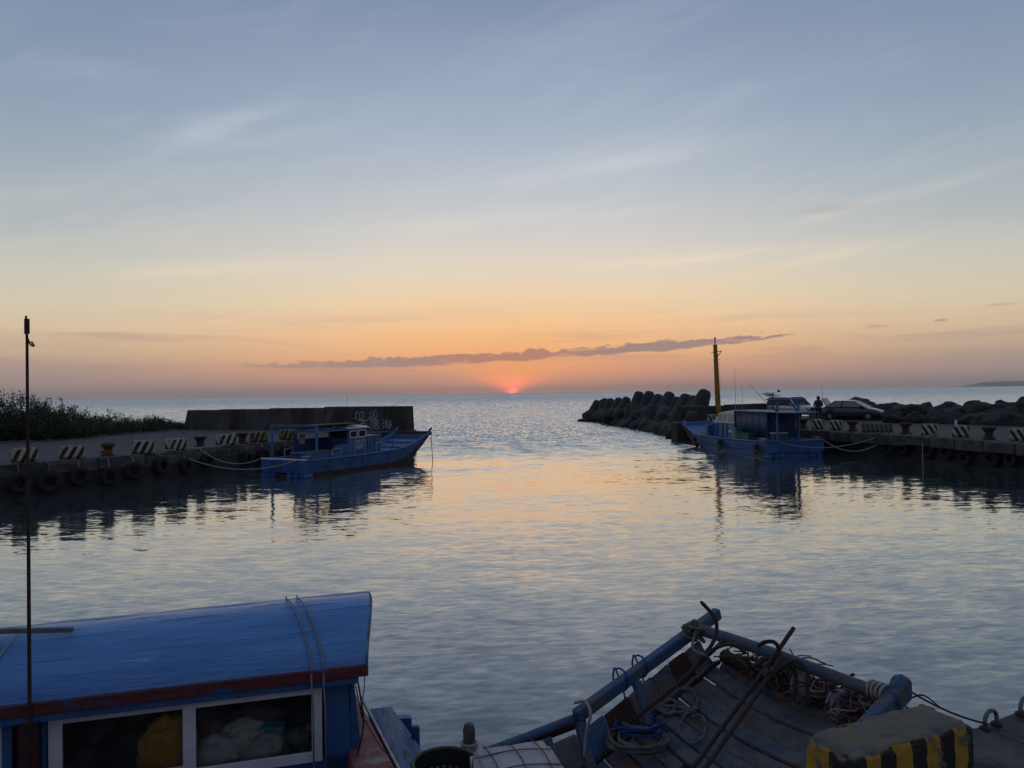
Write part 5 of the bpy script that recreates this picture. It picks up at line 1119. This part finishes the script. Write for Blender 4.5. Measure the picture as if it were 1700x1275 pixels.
lump('sponge', 515, 1207, .35, (.045, .04, .03), plas('yellow_sponge', (0.4, 0.28, 0.05), (0.32, 0.22, 0.04)), 'small yellow lump at the right side of the right pane', 'sponge', 9, crump=.06)
lump('cardboard', 470, 1255, .3, (.06, .05, .1), plas('brown_cardboard', (0.25, 0.15, 0.07), (0.2, 0.12, 0.05)), 'brown cardboard end beside the printed sack', 'cardboard', 10, crump=.06)
lump('dark_heap', 430, 1262, .55, (.5, .25, .25), plas('dark_gear', (0.06, 0.055, 0.05), (0.03, 0.03, 0.03)), 'dark heap of gear filling the cabin behind the bags', 'gear', 11)
pm('bright_teal', (0.03, 0.3, 0.42), (0.04, 0.36, 0.5), 3, .4)
x, z = loc_xz(452, 1222, .34); p = CO + Vector((cu_, su_)) * x + Vector((-su_, cu_)) * .34
bx = empty('storage_box', (p.x, p.y, z), CU + R(-12), label='teal plastic box with rounded corners behind the right cabin pane', cat='box')
MB().box((0, 0, -.02), (.17, .12, .17)).build('box_body', MATS['bright_teal'], bx, bevel=.02); MB().box((0, 0, .075), (.18, .13, .03)).build('box_lid', MATS['bright_teal'], bx, bevel=.012)

# ================================================================== NEAR WOODEN SAMPAN BOW
W_ = lambda *a: Vector(a)
sb_ = empty('sampan', (1.0, 5.4, 0), label='old wooden sampan with upswept planked bow beside the near quay', cat='boat')
M['railblue'] = pm('chipped_blue_rail', (0.05, 0.115, 0.215), (0.035, 0.08, 0.155), 7, .7, 1.0, 26, c3=(0.13, 0.115, 0.1), s3=7, lo3=.5, hi3=.62, stretch=(1, 1, 1))
M['logblue'] = pm('weathered_blue_log', (0.045, 0.09, 0.16), (0.1, 0.1, 0.095), 3.5, .8, .9, 18, c3=(0.07, 0.035, 0.02), s3=4, lo3=.55, hi3=.68)
M['oldplank'] = pm('old_grey_blue_planking', (0.15, 0.15, 0.15), (0.07, 0.09, 0.115), 6, .85, .9, 16, c3=(0.2, 0.075, 0.025), s3=1.9, lo3=.58, hi3=.66)
M['oldplank2'] = pm('old_brown_planking', (0.1, 0.088, 0.078), (0.15, 0.14, 0.13), 7, .9, .9, 16, c3=(0.03, 0.055, 0.1), s3=3, lo3=.52, hi3=.66)
M['redwood'] = pm('rotten_red_brown_timber', (0.06, 0.018, 0.012), (0.035, 0.015, 0.012), 8, .9, 1.0, 24, c3=(0.11, 0.05, 0.03), s3=6, lo3=.58, hi3=.68)
P_ = [W_(1.73, 6.9, 1.45), W_(.47, 5.98, 1.0), W_(-.38, 5.40, .94), W_(-1.3, 4.75, .92), W_(-3.2, 3.6, .92)]
S_ = [W_(2.52, 5.13, 1.46), W_(1.6, 4.5, 1.08), W_(.3, 3.82, .94), W_(-1.0, 3.1, .92), W_(-2.6, 2.2, .92)]
def along(P, s):
    for a, b in zip(P[:-1], P[1:]):
        L = (b - a).length
        if s <= L: return a.lerp(b, s / L)
        s -= L
    return P[-1]
tipd = (P_[0] - P_[1]).normalized()
wpart(sb_, MB().bar(P_[1] - tipd * .02, P_[0] + tipd * .13, .08, .1), 'port_rail', 'railblue', bevel=.015)
wpart(sb_, MB().tube([P_[1] + W_(.02, .03, -.02), P_[1].lerp(P_[2], .5) + W_(0, .02, -.02), P_[2], P_[3], P_[4]], [.036, .034, .034, .034, .034], 8), 'port_gunwale', 'railblue', True)
wpart(sb_, MB().tube([P_[1] + W_(.06, .12, -.1), P_[1].lerp(P_[2], .5) + W_(0, .08, -.09), P_[2] + W_(0, .05, -.08), P_[3], P_[4]], [.03, .03, .03, .03, .03], 8), 'port_strake', 'redwood', True)
wpart(sb_, MB().bar(S_[1], S_[0] + (S_[0] - S_[1]).normalized() * .04, .085, .1), 'starboard_rail', 'railblue', bevel=.015)
wpart(sb_, MB().tube(S_[1:], .05, 8), 'starboard_gunwale', 'railblue', True)
# rounded horn on the starboard corner
hd = (S_[0] - S_[1]).normalized(); hp = S_[0] + hd * .02
secs = []
for t, hgt in ((-.07, .02), (-.03, .07), (.02, .1), (.06, .1), (.09, .06)):
    c = hp + hd * t; r_ = Vector((-hd.y, hd.x, 0)).normalized() * .055
    secs.append([c - r_ - W_(0, 0, .07), c + r_ - W_(0, 0, .07), c + r_ + W_(0, 0, hgt - .02), c + W_(0, 0, hgt), c - r_ + W_(0, 0, hgt - .02)])
wpart(sb_, MB().loft(secs), 'bow_horn', 'railblue', bevel=.01)
bA, bB = W_(1.585, 6.82, 1.40), W_(2.5, 5.06, 1.47)
wpart(sb_, MB().tube([bA.lerp(bB, t) + W_(0, 0, .012 * math.sin(t * 5)) for t in np.linspace(-.02, 1, 12)], [.05 - .008 * t for t in np.linspace(0, 1, 12)], 12), 'bow_beam', 'logblue', True)
for k in range(4):
    c = bA.lerp(bB, .9 + k * .017); wpart(sb_, MB().tube([c + (W_(-.0, 0, 1) * math.cos(a) + Vector((.9, .44, 0)) * math.sin(a)) * .052 + (bB - bA).normalized() * .004 * math.sin(a * 3 + k) for a in np.linspace(0, 6.3, 15)], .011, 6), 'rope_lashing', 'rope', True)
# inner lines of the hull: chine below each rail
def rail(P, s): return along(P, s)
perp_in = Vector((.58, -.81, 0))
def chineP(s): p = rail(P_, s + .12); return p + perp_in * .2 - W_(0, 0, .27 + .02 * s)
def chineS(s): p = rail(S_, s + .02); return p - perp_in * .12 - W_(0, 0, .25 + .03 * s)
# transverse floor planks, uneven, with gaps and two rotten holes
rp = random.Random(17); s = .06; i = 0
while s < 3.4:
    wd = rp.uniform(.12, .2); a0, a1 = s, s + wd - .02
    th = .028; dz = rp.uniform(-.012, .012); n_ = 12; tw = rp.uniform(-.02, .02)
    rows = []
    for k in range(n_ + 1):
        t = k / n_; sag_ = -.07 * math.sin(math.pi * t) + dz
        p = chineP(a0).lerp(chineS(a0 + tw), t) + W_(0, 0, sag_); q = chineP(a1).lerp(chineS(a1 + tw), t) + W_(0, 0, sag_ + rp.uniform(-.003, .003))
        rows.append([p, q, q - W_(0, 0, th), p - W_(0, 0, th)])
    parts = [rows]
    if i == 6: parts = [rows[:5], rows[6:]]
    if i == 7: parts = [rows[:6], rows[8:]]
    if i == 9: parts = [rows[:3], rows[4:9], rows[10:]]
    for rws in parts: wpart(sb_, MB().loft(rws), 'floor_plank', 'oldplank' if rp.random() < .62 else 'oldplank2', bevel=.004)
    s += wd; i += 1
# hull shell under the planks
shell = []
for s_ in (0.0, .5, 1.1, 1.8, 2.8, 4.2):
    a, b = chineP(s_) - perp_in * .04, chineS(s_) + perp_in * .04; dn = .1 + .25 * s_
    shell.append([a - W_(0, 0, .2), b - W_(0, 0, .2), b - W_(0, 0, .2) - W_(.02, .02, min(.12 + .45 * s_, .95)), a - W_(0, 0, .2) - W_(-.02, .02, min(.12 + .45 * s_, .95))])
wpart(sb_, MB().loft(shell), 'hull', pm('dark_tarred_hull', (0.02, 0.024, 0.03), (0.03, 0.035, 0.04), 4, .8, .5, 12))
# bulwark planks standing between chine and rail, leaving a strip of daylight under the rail
s = .1; i = 0
while s < 3.0:
    wd = rp.uniform(.2, .3); gap = .012
    a, b = rail(P_, s + .1), rail(P_, s + wd - gap + .1); ca, cb_ = chineP(s - .02), chineP(s + wd - gap - .02)
    up = .70 if s < .75 else .66 if s < 1.6 else .8
    ta, tb = ca.lerp(a, up), cb_.lerp(b, up + rp.uniform(-.05, .03)); o_ = Vector((-.58, .81, 0)) * .025
    wpart(sb_, MB().hexa([ca, cb_, cb_ + o_, ca + o_, ta, tb, tb + o_, ta + o_]), 'bulwark_plank', ('redwood' if i in (1, 4) else 'oldplank2' if i < 3 else 'railblue') if i % 3 else 'oldplank2', bevel=.004)
    s += wd; i += 1
wpart(sb_, MB().tube([chineP(t) + W_(0, 0, .01) for t in np.linspace(.0, 3.2, 20)], .02, 6), 'chine_shade_strip', 'black', True)  # black tube standing in for the shade in the chine groove
for s_ in (.98, 1.62, 2.3):
    a, c = rail(P_, s_), chineP(s_ - .05); wpart(sb_, MB().bar(c - (a - c) * .05 + perp_in * .03, a - W_(0, 0, .05) + perp_in * .02, .085, .05, up=perp_in), 'bulwark_post', 'railblue', bevel=.008)
# rotten sill across the bow under the beam
sil = [chineP(-.02).lerp(chineS(.0), t) + W_(.02, .03, .05 - .05 * math.sin(math.pi * t)) for t in np.linspace(.02, 1, 12)]
wpart(sb_, MB().tube(sil, [.06, .055, .06, .05, .055, .06, .05, .05, .055, .05, .05, .05], 8), 'bow_sill', 'redwood', True)
wpart(sb_, MB().loft([[a_ - W_(.0, .0, .02), a_ - W_(-.02, -.03, .02), chineP(.1).lerp(chineS(.1), t) - W_(-.02, -.03, .07 * math.sin(math.pi * t) + .06), chineP(.1).lerp(chineS(.1), t) - W_(0, 0, .07 * math.sin(math.pi * t) + .06)] for a_, t in zip(sil, np.linspace(.02, 1, 12))]), 'bow_board', 'oldplank2', True)
# mooring bitt on the port gunwale
p = at_depth(779, 1236, 5.5); wpart(sb_, MB().lathe([(.045, -.25), (.042, .04), (.045, .1), (.032, .145), (.012, .155)], 12, p), 'mooring_bitt', 'oldplank2', 40)
for k in range(3): wpart(sb_, MB().torus(.052, .011, 16, 6, (p.x, p.y, p.z - .03 + k * .02)), 'bitt_lashing', 'rope', True)

# ------------------------------------------------------------------ things lying in the sampan
def floor_pt(px, py, up=.02):
    """point of the sampan floor under a pixel, found by marching the floor surface"""
    best = None
    for i in range(70):
        s_ = i * .05
        for j in range(41):
            t = j / 40; q = chineP(s_).lerp(chineS(s_), t) - W_(0, 0, .07 * math.sin(math.pi * t))
            r = ray(px, py); k = q.y / r.y; e = (q - (W_(0, 0, CAM_H) + r * k)).length
            if best is None or e < best[0]: best = (e, q)
    return best[1] + W_(0, 0, up)
def rope_on_floor(pxs, r, mat, label, up=.03, k=7):
    return tag(MB().tube(catmull([floor_pt(a, b, up + .012 * (i % 2)) for i, (a, b) in enumerate(pxs)], k), r, 7).build('rope', mat, smooth=True), label, 'rope')
rope_on_floor([(1175, 1092), (1168, 1106), (1150, 1118), (1140, 1124), (1122, 1124), (1116, 1134), (1124, 1146), (1150, 1150), (1160, 1168), (1150, 1182), (1124, 1188), (1096, 1184), (1082, 1172), (1090, 1164), (1108, 1166), (1120, 1178), (1112, 1190), (1094, 1192), (1100, 1180), (1134, 1180), (1156, 1186)], .0135, 'ropegrey', 'grey rope snaking over the sampan planks below the beam tip')
rope_on_floor([(1146, 1194), (1166, 1198), (1172, 1214), (1166, 1232), (1146, 1240), (1130, 1232), (1126, 1212), (1134, 1198), (1150, 1190), (1158, 1186)], .012, 'ropegrey', 'single loop of thin grey rope right of the coils')
def coil(px, py, rx, n, r, mat, label, seed, jit=.02, h=.02):
    c = floor_pt(px, py, .03); rr = random.Random(seed); pts = []
    for i in range(n * 14):
        a = i / 14 * 2 * math.pi; q = rx * (1 + .14 * math.sin(i / 14 * 1.7 + seed)) + rr.uniform(-jit, jit) * .3
        pts.append(c + W_(q * math.cos(a) + .03 * math.sin(i * .11), q * .85 * math.sin(a), h * i / 14 * .5 + .004 * math.sin(i)) )
    return tag(MB().tube(pts, r, 7).build('rope_coil', mat, smooth=True), label, 'rope coil')
coil(1062, 1248, .2, 7, .013, 'ropegrey', 'grey green rope coil on the sampan floor', 3, .05)
coil(1060, 1216, .19, 3, .009, 'ropeblue', 'blue rope coil lying on the grey coil in the sampan', 8, .06, .05)
coil(1052, 1190, .15, 2, .012, 'ropegrey', 'loose grey rope ring behind the blue coil', 5, .05)
# lashing heap where port rail and bow beam cross
rr = random.Random(31); kn = W_(1.55, 6.76, 1.41)
tag(MB().tube(catmull([kn + W_(rr.uniform(-.12, .07), rr.uniform(-.12, .05), rr.uniform(-.08, .07)) for _ in range(26)], 5), .013, 6).build('rope_knot', 'ropegrey', smooth=True), 'grey rope knotted round the crossing of rail and bow beam', 'rope')
tag(MB().tube(catmull([kn + W_(.02, -.05, .02), at_depth(1150, 1076, 6.4), at_depth(1172, 1089, 6.1), floor_pt(1174, 1100, .05)], 8), .012, 7).build('rope', 'ropegrey', smooth=True), 'grey rope hanging from the beam crossing down to the planks', 'rope')
for px, py, dz, lab in ((1062, 1098, .5, 'upper blue cord tied round the port rail'), (1030, 1120, .55, 'lower blue cord tied round the port rail')):
    d_ = np.interp(px, [950, 1170], [5.98, 6.9]); c = at_depth(px, py + 8, d_ - .02)
    loop = [c + (W_(0, 0, 1) * math.cos(a) + perp_in * math.sin(a)) * .088 for a in np.linspace(-.6, 5.6, 14)]
    tag(MB().tube(catmull(loop + [loop[-1] + perp_in * .1 - W_(0, 0, .18), loop[-1] + perp_in * .16 - W_(.04, 0, .3)], 3), .008, 6).build('cord', 'ropeblue', smooth=True), lab, 'cord')
c = at_depth(972, 1176, 5.95)
tag(MB().tube(catmull([c + W_(-.08, .06, .02), c + W_(0, 0, .05), c + W_(.03, -.1, .0), c + W_(0, -.12, -.1), c + W_(-.02, -.13, -.2), c + W_(-.03, -.16, -.3)], 6), .012, 6).build('rope_end', 'rope', smooth=True), 'frayed pale rope end hanging from the port rail', 'rope')

# ------------------------------------------------------------------ grapnel anchors
def grapnel(shafts, prongs, label, r=.014, heads=()):
    root = empty('grapnel_anchor', shafts[0][-1], label=label, cat='anchor', group='grapnel anchors in the sampan')
    for s_ in shafts: wpart(root, MB().tube(s_, r, 8), 'shank', 'darkrust', True)
    for pr in prongs: wpart(root, MB().tube(catmull(pr, 7), [r * .95] * (7 * (len(pr) - 1)) + [r * .55], 8), 'fluke', 'darkrust', True)
    for h in heads: wpart(root, MB().box(h, (.07, .07, .06), Matrix.Rotation(.6, 3, 'Y')), 'crown', 'darkrust', bevel=.008)
    return root
ad = at_depth
grapnel([[ad(1318, 1042, 5.95), ad(1285, 1090, 5.85), ad(1262, 1122, 5.78), ad(1155, 1268, 5.0), ad(1140, 1290, 4.9)], [ad(1300, 1090, 5.75), ad(1278, 1122, 5.72), ad(1170, 1276, 4.92), ad(1158, 1294, 4.85)]],
        [[ad(1282, 1118, 5.78), ad(1292, 1098, 5.8), ad(1293, 1078, 5.82), ad(1285, 1066, 5.84), ad(1270, 1066, 5.86), ad(1257, 1073, 5.88)],
         [ad(1284, 1122, 5.72), ad(1298, 1108, 5.66), ad(1316, 1097, 5.62), ad(1332, 1103, 5.58), ad(1341, 1120, 5.55), ad(1344, 1146, 5.52)],
         [ad(1283, 1124, 5.7), ad(1296, 1106, 5.74), ad(1308, 1102, 5.76), ad(1318, 1112, 5.74), ad(1321, 1130, 5.7), ad(1317, 1162, 5.62)],
         [ad(1284, 1104, 5.84), ad(1272, 1094, 5.88), ad(1250, 1108, 5.9)]],
        'larger rusty grapnel anchor with long shank leaning over the bow beam', .0165, [ad(1276, 1120, 5.74)])
grapnel([[ad(1201, 1063, 6.3), ad(1182, 1082, 6.28), ad(1120, 1140, 6.05), ad(1050, 1196, 5.75)]],
        [[ad(1150, 1110, 6.2), ad(1168, 1088, 6.26), ad(1184, 1066, 6.3), ad(1190, 1042, 6.34), ad(1184, 1022, 6.38), ad(1163, 998, 6.42)],
         [ad(1160, 1102, 6.2), ad(1182, 1080, 6.2), ad(1205, 1070, 6.15), ad(1224, 1073, 6.1), ad(1238, 1084, 6.06)]],
        'smaller rusty grapnel anchor under the beam crossing with one fluke raised', .0165)

# ------------------------------------------------------------------ net bundle, floats
rr = random.Random(44)
def netobj(name, c0, c1, n_, mats, label, spread=.07):
    root = empty(name, c0, label=label, cat='net')
    for m_, cnt, r_ in mats:
        mb = MB()
        for _ in range(cnt):
            t = rr.random(); c = c0.lerp(c1, t); pts = [c + W_(rr.gauss(0, .05), rr.gauss(0, .05), rr.gauss(0, .03))]
            for _k in range(5): pts.append(pts[-1] + W_(rr.gauss(.01, .06), rr.gauss(-.02, .07), rr.gauss(0, .035)))
            pts = [W_(q.x, q.y, max(min(q.z, c.z + .09), c.z - .05)) for q in pts]
            mb.tube(catmull(pts, 3), r_, 4, cap=False)
        wpart(root, mb, 'net_strand', m_, True)
    return root
nred, nwh, nbr = pm('dull_red_net', (0.13, 0.03, 0.035), (0.09, 0.025, 0.03), 30, .9), pm('dirty_white_net', (0.3, 0.28, 0.27), (0.2, 0.18, 0.17), 30, .9), pm('straw_brown_net', (0.13, 0.1, 0.06), (0.08, 0.06, 0.04), 30, .9)
s0, s1 = sil[2] + W_(.0, .0, .07), sil[6] + W_(0, 0, .07); s2 = sil[-2] + W_(0, 0, .08)
netobj('fishing_net', s0, s1, 60, ((nbr, 70, .006), (nred, 30, .006), (nwh, 16, .005)), 'brown tangled fishing net on the left half of the bow sill')
netobj('fishing_net', s1, s2, 60, ((nred, 70, .007), (nwh, 45, .006), (nbr, 20, .006)), 'red and white fishing net heaped on the right half of the bow sill')
for px, py, d_, lab in ((1292, 1108, 6.1, 'white float under the bow beam left of the large anchor'), (1336, 1140, 5.75, 'white float under the bow beam right of the large anchor'), (1396, 1172, 5.5, 'white float under the right end of the bow beam')):
    c = at_depth(px, py, d_); f = empty('net_float', c, rr.uniform(0, 3), label=lab, cat='float', group='white net floats')
    MB().lathe([(.02, -.085), (.068, -.076), (.098, -.042), (.106, 0), (.098, .042), (.068, .076), (.02, .085)], 20).build('float_body', pm('scuffed_white_float', (0.2, 0.23, 0.25), (0.12, 0.14, 0.15), 6, .5, .3, 20), f, smooth=True)
    MB().torus(.107, .007, 20, 6).build('seam', 'tube', f, smooth=True); f.rotation_euler = (R(70), R(20), 0)

# ------------------------------------------------------------------ styrofoam block and basket
bm = bmesh.new(); bmesh.ops.create_cube(bm, size=1.0); bmesh.ops.scale(bm, vec=(.54, .5, .3), verts=bm.verts)
bmesh.ops.bevel(bm, geom=bm.edges[:], offset=.04, segments=2, affect='EDGES'); bmesh.ops.subdivide_edges(bm, edges=bm.edges[:], cuts=3, use_grid_fill=True)
for v in bm.verts: v.co += Vector(mn.noise_vector(v.co * 9)) * .012 + Vector(mn.noise_vector(v.co * 26)) * .005
fc = at_depth(860, 1244, 5.0); fo = empty('foam_block', (fc.x, fc.y - .12, fc.z - .16), R(14), label='white styrofoam block netted with brown twine beside the sampan rail', cat='foam block')
bmobj('foam', bm, pm('dirty_styrofoam', (0.55, 0.52, 0.53), (0.45, 0.42, 0.43), 6, .9, .9, 40), fo, True)
tw = pm('brown_twine', (0.16, 0.09, 0.06), (0.1, 0.06, 0.04), 30, .9)
for a in (-.17, .0, .16):
    MB().tube(catmull([(a - .02, -.26, -.1), (a, -.255, .13), (a + .01, -.2, .158), (a + .02, .0, .16), (a + .0, .2, .158), (a, .255, .12), (a, .26, -.1)], 4), .004, 5).build('twine', tw, fo, smooth=True)
for b_ in (-.13, .08):
    MB().tube(catmull([(-.28, b_, -.1), (-.275, b_ + .01, .13), (-.22, b_, .158), (0, b_ + .03, .162), (.22, b_ - .01, .158), (.275, b_, .12), (.28, b_, -.1)], 4), .004, 5).build('twine', tw, fo, smooth=True)
bc = at_depth(738, 1266, 4.98); bk = empty('basket', (bc.x, bc.y, bc.z - .34), label='round black plastic basket with oval holes below the cabin boat plank', cat='basket')
nb, Rb = 28, .205
MB().torus(Rb, .013, 40, 8, (0, 0, .34)).torus(Rb * .985, .008, 40, 6, (0, 0, .21)).torus(Rb * .9, .012, 40, 6, (0, 0, .02)).build('rim', pm('olive_rim_plastic', (0.05, 0.045, 0.025), (0.03, 0.03, 0.02), 8, .6), bk, smooth=True)
mb = MB()
for k in range(nb):
    a = 2 * math.pi * k / nb; e = 2 * math.pi / nb * .28
    P4 = lambda r_, aa, z: (r_ * math.cos(aa), r_ * math.sin(aa), z)
    for (za, zb, ra, rb) in ((.02, .24, .9, .97),): mb.hexa([P4(Rb * ra, a - e, za), P4(Rb * ra, a + e, za), P4(Rb * ra - .006, a + e, za), P4(Rb * ra - .006, a - e, za), P4(Rb * rb, a - e, zb), P4(Rb * rb, a + e, zb), P4(Rb * rb - .006, a + e, zb), P4(Rb * rb - .006, a - e, zb)])
mb.loft([[P4(Rb * q, 2 * math.pi * k / 40, z) for k in range(40)] for q, z in ((.97, .23), (1.0, .34))], caps=False)
mb.lathe([(.01, .015), (Rb * .9, .02)], 30)
mb.build('basket_wall', 'black', bk)
tag(MB().tube(catmull([(bc.x + rr.uniform(-.14, .14), bc.y + rr.uniform(-.14, .14), bc.z - .16 + rr.uniform(-.05, .08)) for _ in range(40)], 5), .008, 5).build('net_heap', pm('blue_net', (0.015, 0.06, 0.2), (0.03, 0.09, 0.26), 20, .9), smooth=True), 'blue netting heaped inside the black basket', 'net')

# ================================================================== NEAR QUAY: striped block, iron rings
M['str_near'] = stripe_mat('near_block_yellow_black', (0.4, 0.235, 0.02), (0.016, 0.015, 0.014), 0.03, 4.55, 0.06, 0, 0.54, (0.13, 0.122, 0.11), top=((0.15, 0.122, 0.07), (0.095, 0.092, 0.088)), scale=6.0)
c4 = [at(px, py, 1.66) for px, py in ((1340, 1237), (1418, 1268), (1612, 1207), (1530, 1179))]
cen = sum(c4, Vector()) / 4; dx = ((c4[3] - c4[0]) + (c4[2] - c4[1])) / 2; thick = ((c4[1] - c4[0]).length + (c4[2] - c4[3]).length) / 2
bm = bmesh.new(); bmesh.ops.create_cube(bm, size=1.0); bmesh.ops.subdivide_edges(bm, edges=bm.edges[:], cuts=34, use_grid_fill=True)
hx_, hy_, hz_, rr_ = (dx.length + .03) / 2, (thick + .05) / 2, .235, .028
for v in bm.verts:
    p = Vector((v.co.x * 2 * hx_, v.co.y * 2 * hy_, v.co.z * 2 * hz_)); q_ = Vector([max(-h_ + rr_, min(h_ - rr_, c_)) for c_, h_ in zip(p, (hx_, hy_, hz_))])
    d_ = p - q_; p = q_ + (d_.normalized() * rr_ if d_.length > 1e-6 else Vector())
    edge = sum(1 for c_, h_ in zip(p, (hx_, hy_, hz_)) if abs(c_) > h_ - rr_ * 1.2) >= 2
    nrm = d_.normalized() if d_.length > 1e-6 else p.normalized()
    chip = max(0.0, mn.noise(p * 11 + W_(3, 1, 7)) - .12) * (.075 if edge else .012) + .004 * mn.noise(p * 24) + .006 * mn.noise(p * 4)
    p -= nrm * chip
    v.co = p + W_(0, 0, hz_)
o = bmobj('kerb_block', bm, 'str_near', None, True)
o.location = (cen.x, cen.y, DECK + .03); o.rotation_euler = (0, 0, math.atan2(dx.y, dx.x)); tag(o, 'big chipped yellow and black block in the near right corner', 'kerb block')
def ring(px, py, rz, lab, s_=1.0):
    c = at(px, py, DECK + .03); f = empty('mooring_ring', c, rz, label=lab, cat='mooring ring', group='iron rings on the near quay')
    MB().tube(catmull([(-.07 * s_, 0, -.02), (-.068 * s_, 0, .06 * s_), (-.03 * s_, 0, .1 * s_), (.03 * s_, 0, .1 * s_), (.068 * s_, 0, .06 * s_), (.07 * s_, 0, -.02)], 6), .014, 8).build('ring_bow', pm('grey_galvanised_iron', (0.2, 0.2, 0.19), (0.12, 0.1, 0.08), 9, .6, .4, 30, metal=.4), f, smooth=True)
    for sgn in (-1, 1): MB().lathe([(.035, -.01), (.035, .01), (.018, .02)], 12, (sgn * .07 * s_, 0, 0)).build('ring_foot', 'darkrust', f, smooth=40)
ring(1645, 1206, R(30), 'galvanised iron ring right of the big yellow block')
ring(1704, 1182, R(28), 'dark iron ring at the right edge of the near quay')
r0 = at(1640, 1202, DECK + .07); tag(MB().tube(sag(r0, S_[0] + W_(.12, .1, .0), .03), .007, 6).build('mooring_rope', 'cable', smooth=True), 'thin black line from the iron ring to the sampan bow', 'rope')

# ================================================================== HAZE over the open sea
hm = bpy.data.materials.new('sea_haze'); hm.use_nodes = True; ht = hm.node_tree
for n_ in list(ht.nodes):
    if n_.type == 'BSDF_PRINCIPLED': ht.nodes.remove(n_)
pv = ht.nodes.new('ShaderNodeVolumePrincipled'); pv.inputs['Color'].default_value = (0.93, 0.94, 0.96, 1); pv.inputs['Density'].default_value = HAZE
pv.inputs['Anisotropy'].default_value = 0.6
ht.links.new(pv.outputs[0], [n_ for n_ in ht.nodes if n_.type == 'OUTPUT_MATERIAL'][0].inputs['Volume'])
hz = MB().box((0, 0, 57.0), (33000, 33000, 116.0)).build('haze', hm)
tag(hz, 'thin dusk haze hanging over the sea', 'haze', kind='stuff')
